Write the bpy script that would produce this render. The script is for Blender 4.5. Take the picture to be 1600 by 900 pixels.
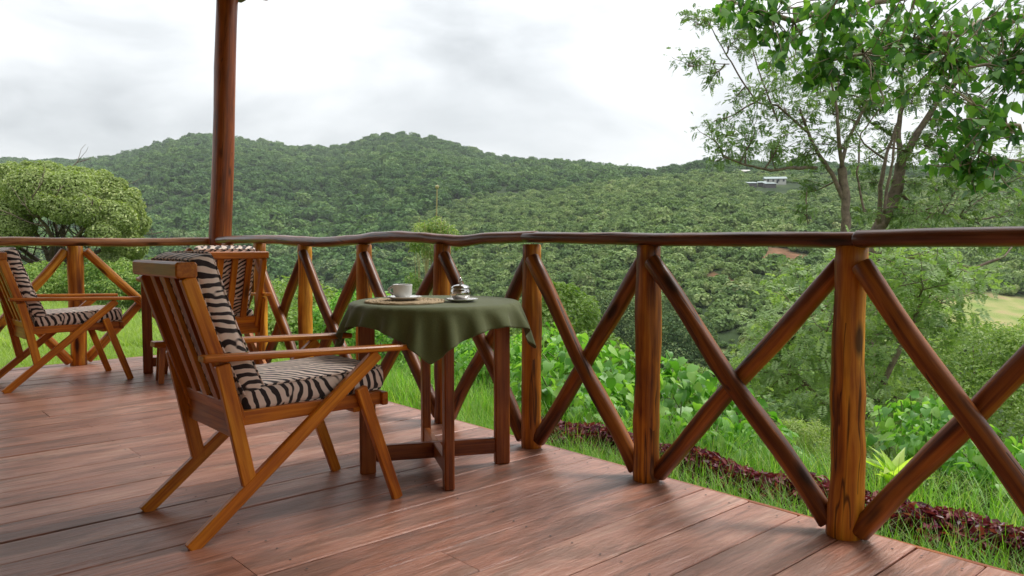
import bpy, bmesh, math, random
import numpy as np
from mathutils import Vector, Matrix, Euler, noise as mnoise
R = math.radians
random.seed(7)
rng = np.random.default_rng(7)
S = bpy.context.scene
for o in list(bpy.data.objects): bpy.data.objects.remove(o)

# ------------------------------------------------------------ camera
F_PX, HORIZON, CAM_Z = 1221.0, 379.0, 1.0
PITCH = math.atan(71 / F_PX)
cam = bpy.data.cameras.new('camera'); camo = bpy.data.objects.new('camera', cam)
S.collection.objects.link(camo); S.camera = camo
cam.sensor_width = 36; cam.lens = F_PX * 36 / 1600
cam.clip_start = 0.05; cam.clip_end = 9000
camo.location = (0, 0, CAM_Z); camo.rotation_euler = (R(90) - PITCH, 0, 0)
cam.dof.use_dof = False

# ------------------------------------------------------------ world, sun, exposure
W = bpy.data.worlds.new('World'); S.world = W; W.use_nodes = True
SUN_EL, SUN_ROT = R(55), R(60)
nt = W.node_tree; nt.nodes.clear()
N = nt.nodes.new; L = nt.links.new
out = N('ShaderNodeOutputWorld'); mixs = N('ShaderNodeMixShader'); bg1 = N('ShaderNodeBackground'); bg2 = N('ShaderNodeBackground')
sky = N('ShaderNodeTexSky'); sky.sky_type = 'NISHITA'; sky.sun_disc = False; sky.sun_elevation = SUN_EL; sky.sun_rotation = SUN_ROT
L(sky.outputs[0], bg1.inputs[0]); bg1.inputs[1].default_value = 0.08
tc = N('ShaderNodeTexCoord'); mp = N('ShaderNodeMapping'); L(tc.outputs['Generated'], mp.inputs[0])
mp.inputs['Scale'].default_value = (1.0, 1.0, 2.6); mp.inputs['Location'].default_value = (1.1, .7, .35)
n1 = N('ShaderNodeTexNoise'); n1.inputs['Scale'].default_value = 2.6; n1.inputs['Detail'].default_value = 9; n1.inputs['Roughness'].default_value = .52
n1.inputs['Distortion'].default_value = .35
L(mp.outputs[0], n1.inputs[0])
cr = N('ShaderNodeValToRGB')
sx = N('ShaderNodeSeparateXYZ'); L(tc.outputs['Generated'], sx.inputs[0])
thin = N('ShaderNodeMapRange'); thin.inputs[1].default_value = 0; thin.inputs[2].default_value = .35; thin.inputs[3].default_value = .085; thin.inputs[4].default_value = -.045
L(sx.outputs[2], thin.inputs[0]); addc = N('ShaderNodeMath'); addc.operation = 'ADD'; L(n1.outputs[0], addc.inputs[0]); L(thin.outputs[0], addc.inputs[1]); L(addc.outputs[0], cr.inputs[0])
e = cr.color_ramp.elements
e[0].position = .36; e[0].color = (.33, .345, .355, 1); e[1].position = .63; e[1].color = (.66, .67, .675, 1)
m = cr.color_ramp.elements.new(.48); m.color = (.47, .485, .495, 1)
L(cr.outputs[0], bg2.inputs[0])
# an overcast sky is brighter overhead than at the horizon
mr = N('ShaderNodeMapRange'); mr.inputs[1].default_value = 0; mr.inputs[2].default_value = 1; mr.inputs[3].default_value = .74; mr.inputs[4].default_value = 2.2
L(sx.outputs[2], mr.inputs[0]); L(mr.outputs[0], bg2.inputs[1])
mixs.inputs[0].default_value = .93
L(bg1.outputs[0], mixs.inputs[1]); L(bg2.outputs[0], mixs.inputs[2]); L(mixs.outputs[0], out.inputs[0])
sl = bpy.data.lights.new('sun', 'SUN'); slo = bpy.data.objects.new('sun', sl); S.collection.objects.link(slo)
sl.energy = 1.5; sl.angle = R(20); sl.color = (1, .96, .9)
slo.rotation_euler = (R(90) - SUN_EL, 0, -SUN_ROT + math.pi)
S.view_settings.view_transform = 'Standard'; S.view_settings.look = 'None'
S.view_settings.exposure = 0.95; S.view_settings.gamma = 1; S.view_settings.use_curve_mapping = False
S.render.engine = 'CYCLES'
S.cycles.max_bounces = 7; S.cycles.diffuse_bounces = 3; S.cycles.glossy_bounces = 3; S.cycles.transmission_bounces = 3
S.cycles.transparent_max_bounces = 6; S.cycles.use_denoising = True

# ------------------------------------------------------------ helpers
COL = S.collection
def ray_pt(px, py, Y):                       # the world point at forward depth Y behind a place in the view
    cx = (px - 800) / F_PX; cz = -(py - 450) / F_PX
    d = (cx, math.cos(PITCH) + cz * math.sin(PITCH), -math.sin(PITCH) + cz * math.cos(PITCH))
    t = Y / d[1]
    return Vector((d[0] * t, Y, CAM_Z + d[2] * t))
UX, UY = .743, .669                          # the deck's board direction
def duv(u, v, z=0): return Vector((UX * u - UY * v, UY * u + UX * v, z))
def to_uv(x, y): return (x * UX + y * UY, -x * UY + y * UX)

def link(name, me, mat=None, parent=None):
    o = bpy.data.objects.new(name, me); COL.objects.link(o)
    if mat is not None and me is not None and len(me.materials) == 0: me.materials.append(mat)
    if parent is not None: o.parent = parent
    return o
def tag(o, label=None, cat=None, group=None, kind=None):
    if label: o['label'] = label
    if cat: o['category'] = cat
    if group: o['group'] = group
    if kind: o['kind'] = kind
    return o
def empty(name, loc=(0, 0, 0), rz=0, label=None, cat=None, group=None, kind=None):
    o = bpy.data.objects.new(name, None); COL.objects.link(o)
    o.location = loc; o.rotation_euler = (0, 0, rz); o.empty_display_size = .1
    return tag(o, label, cat, group, kind)
def copy_tree(o, parent=None):
    c = o.copy(); COL.objects.link(c)
    if parent is not None: c.parent = parent
    for ch in [x for x in bpy.data.objects if x.parent == o]: copy_tree(ch, c)
    return c

class MB:
    """collects verts, faces, grain coordinates"""
    def __init__(s): s.v = []; s.f = []; s.g = []; s.smooth = []
    def add(s, vs, fs, gs=None, smooth=False):
        b = len(s.v); s.v += [tuple(x) for x in vs]; s.g += [tuple(x) for x in (gs if gs is not None else vs)]
        s.f += [tuple(i + b for i in f) for f in fs]; s.smooth += [smooth] * len(fs)
    def bar(s, p0, p1, w, h, side=None, ch=None, t=1.0):
        """chamfered timber from p0 to p1; w across 'side', h the other way"""
        p0, p1 = Vector(p0), Vector(p1); a = (p1 - p0); Ln = a.length; a.normalize()
        sd = Vector(side) if side else Vector((0, 1, 0))
        sd = (sd - a * sd.dot(a)).normalized(); up = a.cross(sd).normalized()
        c = ch if ch is not None else min(w, h) * .13
        prof = [(-w/2 + c, -h/2), (w/2 - c, -h/2), (w/2, -h/2 + c), (w/2, h/2 - c), (w/2 - c, h/2), (-w/2 + c, h/2), (-w/2, h/2 - c), (-w/2, -h/2 + c)]
        off = random.uniform(0, 40); vs = []; gs = []
        ends = [(0, .86), (c, 1), (Ln - c, 1), (Ln, .86)]
        for L_, k in ends:
            tt = 1 + (t - 1) * L_ / Ln
            for x, y in prof:
                x, y = x * k * tt, y * k * tt
                vs.append(p0 + a * L_ + sd * x + up * y); gs.append((x + off, y + off * .7, L_))
        fs = []
        for r in range(3):
            for i in range(8): j = (i + 1) % 8; fs.append((r*8 + i, r*8 + j, r*8 + 8 + j, r*8 + 8 + i))
        fs.append(tuple(range(7, -1, -1))); fs.append(tuple(range(24, 32)))
        s.add(vs, fs, gs); return s
    def tube(s, pts, rad, n=12, wob=0.0, caps=True, seed=None, flat=1.0):
        pts = [Vector(p) for p in pts]; m = len(pts); rad = rad if hasattr(rad, '__len__') else [rad] * m
        off = random.uniform(0, 60) if seed is None else seed
        t0 = (pts[1] - pts[0]).normalized(); ref = Vector((0, 0, 1)) if abs(t0.z) < .9 else Vector((0, 1, 0))
        sd = t0.cross(ref).normalized(); vs = []; gs = []; acc = 0
        for i, p in enumerate(pts):
            t = (pts[min(i+1, m-1)] - pts[max(i-1, 0)]).normalized()
            sd = (sd - t * sd.dot(t)).normalized(); up = t.cross(sd)
            if i: acc += (pts[i] - pts[i-1]).length
            for k in range(n):
                a = 2 * math.pi * k / n
                d = sd * math.cos(a) + up * math.sin(a) * flat
                rr = rad[i]
                if wob: rr *= 1 + wob * mnoise.noise(Vector((math.cos(a) * 1.3 + off, math.sin(a) * 1.3, acc * 5 + off)))
                vs.append(p + d * rr); gs.append((math.cos(a) * rad[i] + off, math.sin(a) * rad[i] + off * .3, acc))
        fs = []
        for r in range(m - 1):
            for i in range(n): j = (i + 1) % n; fs.append((r*n + i, r*n + j, r*n + n + j, r*n + n + i))
        s.add(vs, fs, gs, True)
        if caps:
            s.add(vs[:n], [tuple(range(n - 1, -1, -1))], gs[:n]); s.add(vs[-n:], [tuple(range(n))], gs[-n:])
        return s
    def lathe(s, prof, n=32, c=(0, 0, 0)):
        vs = []; 
        for r, z in prof:
            for k in range(n): a = 2*math.pi*k/n; vs.append((c[0] + r*math.cos(a), c[1] + r*math.sin(a), c[2] + z))
        fs = [(i*n + k, i*n + (k+1) % n, (i+1)*n + (k+1) % n, (i+1)*n + k) for i in range(len(prof)-1) for k in range(n)]
        s.add(vs, fs, None, True); return s
    def box(s, x0, x1, y0, y1, z0, z1):
        vs = [(x, y, z) for z in (z0, z1) for y in (y0, y1) for x in (x0, x1)]
        s.add(vs, [(0,2,3,1), (4,5,7,6), (0,1,5,4), (2,6,7,3), (0,4,6,2), (1,3,7,5)]); return s
    def mesh(s, name):
        me = bpy.data.meshes.new(name); me.from_pydata(s.v, [], s.f)
        me.polygons.foreach_set('use_smooth', s.smooth)
        a = me.attributes.new('grain', 'FLOAT_VECTOR', 'POINT'); a.data.foreach_set('vector', np.array(s.g, 'f').ravel())
        me.update(); return me
    def build(s, name, mat, parent=None, kind=None):
        return tag(link(name, s.mesh(name), mat, parent), kind=kind)

def fast_mesh(name, V, Fc, tint=None, smooth=False, extra=None):
    """V (n,3) floats, Fc (m,k) ints"""
    V = np.asarray(V, 'f'); Fc = np.asarray(Fc, 'i'); m, k = Fc.shape
    me = bpy.data.meshes.new(name); me.vertices.add(len(V)); me.vertices.foreach_set('co', V.ravel())
    me.loops.add(m * k); me.loops.foreach_set('vertex_index', Fc.ravel())
    me.polygons.add(m); me.polygons.foreach_set('loop_start', np.arange(0, m * k, k, dtype='i'))
    me.polygons.foreach_set('loop_total', np.full(m, k, 'i'))
    me.polygons.foreach_set('use_smooth', np.full(m, smooth))
    if tint is not None:
        a = me.attributes.new('tint', 'FLOAT', 'POINT'); a.data.foreach_set('value', np.asarray(tint, 'f'))
    for nm, (typ, arr) in (extra or {}).items():
        a = me.attributes.new(nm, typ, 'POINT'); a.data.foreach_set('vector' if typ == 'FLOAT_VECTOR' else 'value', np.asarray(arr, 'f' if typ.startswith('FLOAT') else 'i').ravel())
    me.update(calc_edges=True); me.validate(); return me

# ------------------------------------------------------------ materials
def new_mat(name):
    m = bpy.data.materials.new(name); m.use_nodes = True; t = m.node_tree; b = t.nodes['Principled BSDF']
    return m, t, t.nodes.new, t.links.new, b
def ramp(t, els):
    r = t.nodes.new('ShaderNodeValToRGB'); e = r.color_ramp.elements
    e[0].position, e[0].color = els[0][0], (*els[0][1], 1); e[1].position, e[1].color = els[-1][0], (*els[-1][1], 1)
    for p, c in els[1:-1]: q = e.new(p); q.color = (*c, 1)
    return r
def noise_node(t, vec, scale, detail=4, rough=.55, dist=0):
    n = t.nodes.new('ShaderNodeTexNoise'); n.inputs['Scale'].default_value = scale; n.inputs['Detail'].default_value = detail
    n.inputs['Roughness'].default_value = rough; n.inputs['Distortion'].default_value = dist
    if vec is not None: t.links.new(vec, n.inputs['Vector'])
    return n
def scaled(t, vec, sc):
    m = t.nodes.new('ShaderNodeMapping'); m.inputs['Scale'].default_value = sc; t.links.new(vec, m.inputs[0]); return m.outputs[0]
def mixc(t, fac, a, b, typ='MIX'):
    m = t.nodes.new('ShaderNodeMix'); m.data_type = 'RGBA'; m.blend_type = typ
    for sock, val in ((m.inputs[0], fac), (m.inputs[6], a), (m.inputs[7], b)):
        if hasattr(val, 'links'): t.links.new(val, sock)
        else: sock.default_value = val if not isinstance(val, tuple) else (*val, 1)
    return m.outputs[2]
def math_node(t, op, a, b=None, clamp=False):
    m = t.nodes.new('ShaderNodeMath'); m.operation = op; m.use_clamp = clamp
    for i, v in enumerate((a, b)):
        if v is None: continue
        if hasattr(v, 'links'): t.links.new(v, m.inputs[i])
        else: m.inputs[i].default_value = v
    return m.outputs[0]
def bump(t, b, h, strength, dist=.01):
    n = t.nodes.new('ShaderNodeBump'); n.inputs['Strength'].default_value = strength; n.inputs['Distance'].default_value = dist
    t.links.new(h, n.inputs['Height']); t.links.new(n.outputs[0], b.inputs['Normal']); return n

def wood(name, dark, mid, light, rough=.32, coat=.35, knots=.5, gs=1.0, bmp=.25, patch=.5):
    m, t, NN, LL, b = new_mat(name)
    at = NN('ShaderNodeAttribute'); at.attribute_name = 'grain'; g = at.outputs['Vector']
    oi = NN('ShaderNodeObjectInfo')
    fine = noise_node(t, scaled(t, g, (90 * gs, 90 * gs, 3.2 * gs)), 1, 5, .6, .4)
    broad = noise_node(t, scaled(t, g, (14, 14, 1.6)), 1, 4, .55, .8)
    blot = noise_node(t, scaled(t, g, (7, 7, 3)), 1, 3, .5, .2)
    f = math_node(t, 'ADD', math_node(t, 'MULTIPLY', fine.outputs[0], .45), math_node(t, 'MULTIPLY', broad.outputs[0], .55))
    f = math_node(t, 'ADD', f, math_node(t, 'MULTIPLY', math_node(t, 'SUBTRACT', oi.outputs['Random'], .5), .09))
    r = ramp(t, [(.36, dark), (.5, mid), (.64, light)]); LL(f, r.inputs[0])
    bl = ramp(t, [(.35, (.55, .5, .5)), (.6, (1.15, 1.12, 1.08))]); LL(blot.outputs[0], bl.inputs[0])
    c = mixc(t, patch, r.outputs[0], bl.outputs[0], 'MULTIPLY')
    # knots: sparse elongated dark spots
    vo = NN('ShaderNodeTexVoronoi'); vo.inputs['Scale'].default_value = 1; LL(scaled(t, g, (11, 11, 3.6)), vo.inputs['Vector'])
    kn = ramp(t, [(.13, (1, 1, 1)), (.27, (0, 0, 0))]); LL(vo.outputs['Distance'], kn.inputs[0])
    hue = NN('ShaderNodeSeparateColor'); LL(vo.outputs['Color'], hue.inputs[0])
    on = math_node(t, 'GREATER_THAN', hue.outputs[0], 1 - knots * .55)
    kf = math_node(t, 'MULTIPLY', kn.outputs[0], math_node(t, 'MULTIPLY', on, .85))
    c = mixc(t, kf, c, tuple(x * .18 for x in dark))
    ck = noise_node(t, scaled(t, g, (26 * gs, 26 * gs, .9)), 1, 2, .5, .3); cm = noise_node(t, scaled(t, g, (5, 5, 1.2)), 1, 2)
    cl_ = ramp(t, [(.484, (0, 0, 0)), (.494, (1, 1, 1)), (.502, (1, 1, 1)), (.512, (0, 0, 0))]); LL(ck.outputs[0], cl_.inputs[0])
    cf = math_node(t, 'MULTIPLY', cl_.outputs[0], math_node(t, 'MULTIPLY', math_node(t, 'GREATER_THAN', cm.outputs[0], .55), .8 if knots > .3 else .25))
    c = mixc(t, cf, c, tuple(x * .25 for x in dark)); kf = math_node(t, 'MAXIMUM', kf, cf)
    LL(c, b.inputs['Base Color'])
    rr = NN('ShaderNodeMapRange'); rr.inputs[3].default_value = rough - .1; rr.inputs[4].default_value = rough + .16
    LL(blot.outputs[0], rr.inputs[0]); LL(rr.outputs[0], b.inputs['Roughness'])
    b.inputs['Coat Weight'].default_value = coat; b.inputs['Coat Roughness'].default_value = .22; b.inputs['Specular IOR Level'].default_value = .35
    h = math_node(t, 'SUBTRACT', f, math_node(t, 'MULTIPLY', kf, .4)); bump(t, b, h, bmp, .006)
    return m
M = {}
M['chair'] = wood('varnished chair wood', (.27, .056, .002), (.48, .135, .005), (.66, .25, .016), rough=.36, coat=.14, knots=.12)
M['table'] = wood('red brown table wood', (.13, .026, .003), (.27, .065, .008), (.40, .125, .017), rough=.36, coat=.18, knots=.1)
M['log'] = wood('varnished round log', (.13, .028, .003), (.48, .155, .010), (.76, .36, .032), rough=.42, coat=.1, knots=1.0, gs=.6, bmp=.4, patch=.8)
M['brace'] = wood('dark varnished pole', (.05, .012, .002), (.19, .052, .007), (.42, .145, .019), rough=.40, coat=.15, knots=.9, gs=.6, bmp=.4, patch=.8)
M['rail'] = wood('weathered dark handrail', (.07, .022, .010), (.17, .055, .022), (.28, .11, .045), rough=.34, coat=.35, knots=.6, gs=.6, bmp=.45, patch=.8)
M['railleft'] = wood('weathered tan handrail', (.14, .045, .015), (.30, .11, .035), (.42, .19, .07), rough=.4, coat=.3, knots=.5, gs=.6, bmp=.4, patch=.6)
M['roofpost'] = wood('red stained round post', (.16, .030, .004), (.34, .075, .010), (.47, .135, .020), rough=.4, coat=.25, knots=.5, gs=.5, bmp=.35, patch=.5)
M['wall'] = wood('plain stained wall boards', (.22, .11, .06), (.36, .20, .11), (.46, .28, .17), rough=.5, coat=.1, knots=.3)

def deck_mat():
    m, t, NN, LL, b = new_mat('red stained deck boards')
    at = NN('ShaderNodeAttribute'); at.attribute_name = 'grain'; g = at.outputs['Vector']
    oi = NN('ShaderNodeObjectInfo')
    g2 = NN('ShaderNodeVectorMath'); g2.operation = 'ADD'; LL(g, g2.inputs[0])
    cmb = NN('ShaderNodeCombineXYZ'); LL(math_node(t, 'MULTIPLY', oi.outputs['Random'], 37), cmb.inputs[0]); LL(math_node(t, 'MULTIPLY', oi.outputs['Random'], 91), cmb.inputs[2])
    LL(cmb.outputs[0], g2.inputs[1]); v = g2.outputs[0]
    fine = noise_node(t, scaled(t, v, (85, 85, 4.5)), 1, 6, .65, .5)
    broad = noise_node(t, scaled(t, v, (11, 5, 1.3)), 1, 5, .6, 1.0)
    worn = noise_node(t, scaled(t, v, (7, 4, 1.6)), 1, 6, .6, 1.0)
    f = math_node(t, 'ADD', math_node(t, 'MULTIPLY', fine.outputs[0], .5), math_node(t, 'MULTIPLY', broad.outputs[0], .5))
    f = math_node(t, 'ADD', f, math_node(t, 'MULTIPLY', math_node(t, 'SUBTRACT', oi.outputs['Random'], .5), .15))
    r = ramp(t, [(.31, (.14, .055, .034)), (.43, (.34, .14, .088)), (.55, (.47, .215, .145)), (.68, (.60, .35, .255))]); LL(f, r.inputs[0])
    # stain worn thin: greyer brown and darker, matt
    w = ramp(t, [(.50, (0, 0, 0)), (.60, (1, 1, 1))]); LL(worn.outputs[0], w.inputs[0])
    wf = math_node(t, 'MULTIPLY', w.outputs[0], .5)
    c = mixc(t, wf, r.outputs[0], (.13, .075, .05))
    vo = NN('ShaderNodeTexVoronoi'); vo.inputs['Scale'].default_value = 1
    LL(scaled(t, v, (9, 9, 1.9)), vo.inputs['Vector'])
    kn = ramp(t, [(.03, (1, 1, 1)), (.13, (0, 0, 0))]); LL(vo.outputs['Distance'], kn.inputs[0])
    hue = NN('ShaderNodeSeparateColor'); LL(vo.outputs['Color'], hue.inputs[0])
    kf = math_node(t, 'MULTIPLY', kn.outputs[0], math_node(t, 'GREATER_THAN', hue.outputs[0], .55))
    c = mixc(t, math_node(t, 'MULTIPLY', kf, .75), c, (.03, .012, .008))
    LL(c, b.inputs['Base Color'])
    rr = NN('ShaderNodeMapRange'); rr.inputs[1].default_value = .35; rr.inputs[2].default_value = .65; rr.inputs[3].default_value = .30; rr.inputs[4].default_value = .52
    LL(worn.outputs[0], rr.inputs[0]); LL(rr.outputs[0], b.inputs['Roughness'])
    b.inputs['Coat Weight'].default_value = .22; b.inputs['Coat Roughness'].default_value = .28
    un = noise_node(t, scaled(t, v, (16, 10, 2.6)), 1, 4, .6, .6)
    h = math_node(t, 'ADD', math_node(t, 'MULTIPLY', f, .5), math_node(t, 'MULTIPLY', un.outputs[0], 1.0))
    bump(t, b, h, .6, .028)
    return m
M['deck'] = deck_mat()

def zebra():
    m, t, NN, LL, b = new_mat('zebra print fabric')
    at = NN('ShaderNodeAttribute'); at.attribute_name = 'grain'; g = at.outputs['Vector']
    w = noise_node(t, g, 5.5, 3, .55); 
    cen = NN('ShaderNodeVectorMath'); cen.operation = 'SUBTRACT'; LL(w.outputs['Color'], cen.inputs[0]); cen.inputs[1].default_value = (.5, .5, .5)
    sc = NN('ShaderNodeVectorMath'); sc.operation = 'SCALE'; LL(cen.outputs[0], sc.inputs[0]); sc.inputs['Scale'].default_value = .07
    ad = NN('ShaderNodeVectorMath'); ad.operation = 'ADD'; LL(g, ad.inputs[0]); LL(sc.outputs[0], ad.inputs[1])
    ga = NN('ShaderNodeTexGabor'); ga.gabor_type = '3D'
    LL(ad.outputs[0], ga.inputs['Vector']); ga.inputs['Scale'].default_value = 10.2; ga.inputs['Frequency'].default_value = 3.4
    ga.inputs['Anisotropy'].default_value = .93
    ga.inputs['Orientation 3D'].default_value = (.35, .45, 1.0)
    r = ramp(t, [(.478, (.022, .013, .014)), (.502, (.80, .64, .54))]); LL(ga.outputs['Phase'], r.inputs[0])
    # phase wraps 0..1: the stripe is the middle of the cycle
    ph = ga.outputs['Value']; LL(ph, r.inputs[0])
    weave = noise_node(t, g, 900, 2, .5)
    c = mixc(t, .25, r.outputs[0], weave.outputs['Color'], 'SOFT_LIGHT'); LL(c, b.inputs['Base Color'])
    b.inputs['Roughness'].default_value = .85; b.inputs['Sheen Weight'].default_value = .25
    wr = noise_node(t, g, 14, 3, .5); h = math_node(t, 'ADD', math_node(t, 'MULTIPLY', wr.outputs[0], 1), math_node(t, 'MULTIPLY', weave.outputs[0], .04))
    bump(t, b, h, .35, .02); return m
M['zebra'] = zebra()

def plain(name, c, rough=.5, metal=0, coat=0, nscale=0, namt=.15, bmp=0, spec=.5, sheen=0):
    m, t, NN, LL, b = new_mat(name); b.inputs['Base Color'].default_value = (*c, 1); b.inputs['Roughness'].default_value = rough
    b.inputs['Metallic'].default_value = metal; b.inputs['Coat Weight'].default_value = coat; b.inputs['Specular IOR Level'].default_value = spec
    b.inputs['Sheen Weight'].default_value = sheen
    if nscale:
        tcn = NN('ShaderNodeTexCoord'); n = noise_node(t, tcn.outputs['Object'], nscale, 4, .6)
        r = ramp(t, [(.3, tuple(x * (1 - namt) for x in c)), (.7, tuple(min(1, x * (1 + namt)) for x in c))]); LL(n.outputs[0], r.inputs[0]); LL(r.outputs[0], b.inputs['Base Color'])
        if bmp: bump(t, b, n.outputs[0], bmp, .004)
    return m
M['cloth'] = plain('olive green cloth', (.092, .108, .030), .8, nscale=180, namt=.12, bmp=.15, sheen=.15)
M['china'] = plain('white china', (.74, .73, .70), .12, coat=.5)
M['coffee'] = plain('dark coffee', (.02, .01, .006), .08)
M['steel'] = plain('polished steel', (.62, .60, .58), .13, metal=1)
M['straw'] = plain('woven straw', (.46, .34, .20), .8, nscale=120, namt=.35, bmp=.5)
M['bark'] = plain('grey brown bark', (.17, .125, .095), .9, nscale=14, namt=.45, bmp=.6)
M['barkpale'] = plain('pale twig bark', (.26, .20, .14), .9, nscale=14, namt=.4, bmp=.4)
M['barkgreen'] = plain('green stem', (.16, .22, .06), .7, nscale=20, namt=.3)
M['soil'] = plain('soil', (.10, .055, .03), .95, nscale=8, namt=.4, bmp=.6)
M['wallwhite'] = plain('white plaster', (.50, .49, .45), .8, nscale=3, namt=.08)
M['wallpeach'] = plain('peach plaster', (.60, .45, .36), .8, nscale=3, namt=.08)
M['tin'] = plain('grey green tin roof', (.28, .34, .33), .4, nscale=6, namt=.1)
M['darkwin'] = plain('dark window glass', (.03, .035, .04), .2)
M['shed'] = plain('dark weathered shed boards', (.09, .08, .08), .8, nscale=4, namt=.3)

def leafmat(name, cols, trans=.35, rough=.5, inst=False, spec=.4, patch=False):
    m, t, NN, LL, b = new_mat(name)
    a = NN('ShaderNodeAttribute'); a.attribute_name = 'tint'
    f = a.outputs['Fac']
    if inst:
        a2 = NN('ShaderNodeAttribute'); a2.attribute_type = 'INSTANCER'; a2.attribute_name = 'itint'
        f = math_node(t, 'ADD', math_node(t, 'MULTIPLY', f, .4), math_node(t, 'MULTIPLY', a2.outputs['Fac'], .6))
    else:
        oi = NN('ShaderNodeObjectInfo'); f = math_node(t, 'FRACT', math_node(t, 'ADD', f, oi.outputs['Random']))
    k = len(cols); r = ramp(t, [(i / (k - 1), c) for i, c in enumerate(cols)]); LL(f, r.inputs[0])
    LL(r.outputs[0], b.inputs['Base Color']); b.inputs['Roughness'].default_value = rough; b.inputs['Specular IOR Level'].default_value = spec
    tr = NN('ShaderNodeBsdfTranslucent'); tcol = mixc(t, 1.0, r.outputs[0], (1.5, 1.7, .6), 'MULTIPLY'); LL(tcol, tr.inputs[0])
    mx = NN('ShaderNodeMixShader'); mx.inputs[0].default_value = trans
    o = t.nodes['Material Output']; LL(b.outputs[0], mx.inputs[1]); LL(tr.outputs[0], mx.inputs[2]); LL(mx.outputs[0], o.inputs[0])
    return m
M['forest'] = leafmat('forest leaves', [(.035, .085, .024), (.075, .155, .042), (.13, .22, .06), (.22, .30, .10)], .15, .7, inst=True, spec=.2)
M['scrub'] = leafmat('scrub leaves', [(.07, .13, .04), (.14, .22, .07), (.23, .31, .105), (.37, .41, .19)], .15, .7, inst=True, spec=.2)
M['grass'] = leafmat('grass blades', [(.16, .25, .045), (.24, .34, .075), (.33, .43, .12), (.44, .47, .20)], .4, .6, inst=True)
M['bladegrass'] = leafmat('long grass', [(.10, .24, .025), (.17, .36, .04), (.26, .48, .08), (.42, .50, .18)], .4, .5)
M['purple'] = leafmat('purple leaves', [(.07, .010, .024), (.15, .018, .045), (.25, .04, .07), (.34, .11, .10)], .25, .4)
M['broad'] = leafmat('broad green leaves', [(0.083, 0.237, 0.037), (0.151, 0.350, 0.056), (0.234, 0.450, 0.088), (0.358, 0.550, 0.150)], .35, .42)
M['overhead'] = leafmat('overhanging leaves', [(0.034, 0.108, 0.030), (0.061, 0.169, 0.041), (0.108, 0.243, 0.054), (0.203, 0.378, 0.081)], .36, .4)
M['acacia'] = leafmat('feathery leaves', [(0.081, 0.149, 0.052), (0.127, 0.207, 0.075), (0.184, 0.276, 0.103), (0.253, 0.345, 0.149)], .3, .55)
M['feather'] = leafmat('soft grey green feathery leaves', [(.12, .20, .08), (.18, .28, .11), (.25, .35, .15), (.34, .43, .21)], .38, .6)
M['round'] = leafmat('round tree leaves', [(0.176, 0.230, 0.068), (0.270, 0.338, 0.115), (0.378, 0.446, 0.176), (0.513, 0.553, 0.257)], .28, .5)
M['shrub'] = leafmat('small shrub leaves', [(0.100, 0.182, 0.046), (0.172, 0.273, 0.065), (0.257, 0.364, 0.104), (0.358, 0.442, 0.156)], .3, .5)
M['bright'] = leafmat('bright yellow green leaves', [(.13, .22, .05), (.20, .30, .07), (.29, .38, .11), (.42, .45, .19)], .4, .5)
M['canna'] = leafmat('pale yellow green leaves', [(0.363, 0.550, 0.066), (0.462, 0.616, 0.099), (0.550, 0.682, 0.154), (0.605, 0.726, 0.220)], .45, .4)
M['dry'] = leafmat('dry stalks', [(.30, .25, .13), (.42, .36, .20), (.5, .44, .28), (.38, .30, .14)], .3, .7)

# ------------------------------------------------------------ terrain
def interp(tab, x): return np.interp(x, [a for a, _ in tab], [b for _, b in tab])
SKYLINE = [(-900, 250), (-200, 252), (0, 254), (60, 257), (130, 255), (200, 246), (260, 229), (300, 219), (340, 220), (400, 226), (450, 234), (500, 238), (520, 238), (560, 228), (600, 218), (630, 216), (680, 224), (740, 241), (790, 253), (850, 256), (890, 261), (930, 266), (960, 271), (1000, 273), (1040, 268), (1100, 256), (1140, 258), (1220, 262), (1300, 262), (1400, 266), (1500, 264), (1600, 256), (2500, 250)]
RIDGE_Y = [(-900, 1500), (0, 1700), (200, 1500), (640, 1350), (800, 1250), (950, 1100), (1100, 900), (1300, 850), (2500, 900)]
VAL_Y = [(-900, 320), (0, 330), (500, 330), (750, 220), (1000, 150), (1300, 150), (1600, 170), (2500, 200)]
VAL_Z = [(-900, -30), (500, -30), (750, -25), (1000, -20), (1300, -20), (1600, -20), (2500, -22)]
CREST2 = [(400, 520), (600, 365), (650, 347), (750, 322), (850, 303), (950, 289), (1050, 279), (1150, 276), (1250, 278), (1350, 284), (1450, 290), (1600, 300), (2500, 330)]
def smooth(a, b, x): t = np.clip((x - a) / (b - a), 0, 1); return t * t * (3 - 2 * t)
def fnoise(x, y):
    return (np.sin(x * 1.0 + 1.7 * np.sin(y * .8)) + np.sin(y * 1.3 + 1.3 * np.sin(x * .9 + 2)) + .5 * np.sin(x * 2.7 + y * 1.9) + .5 * np.sin(y * 3.1 - x * 2.2)) / 3
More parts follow.
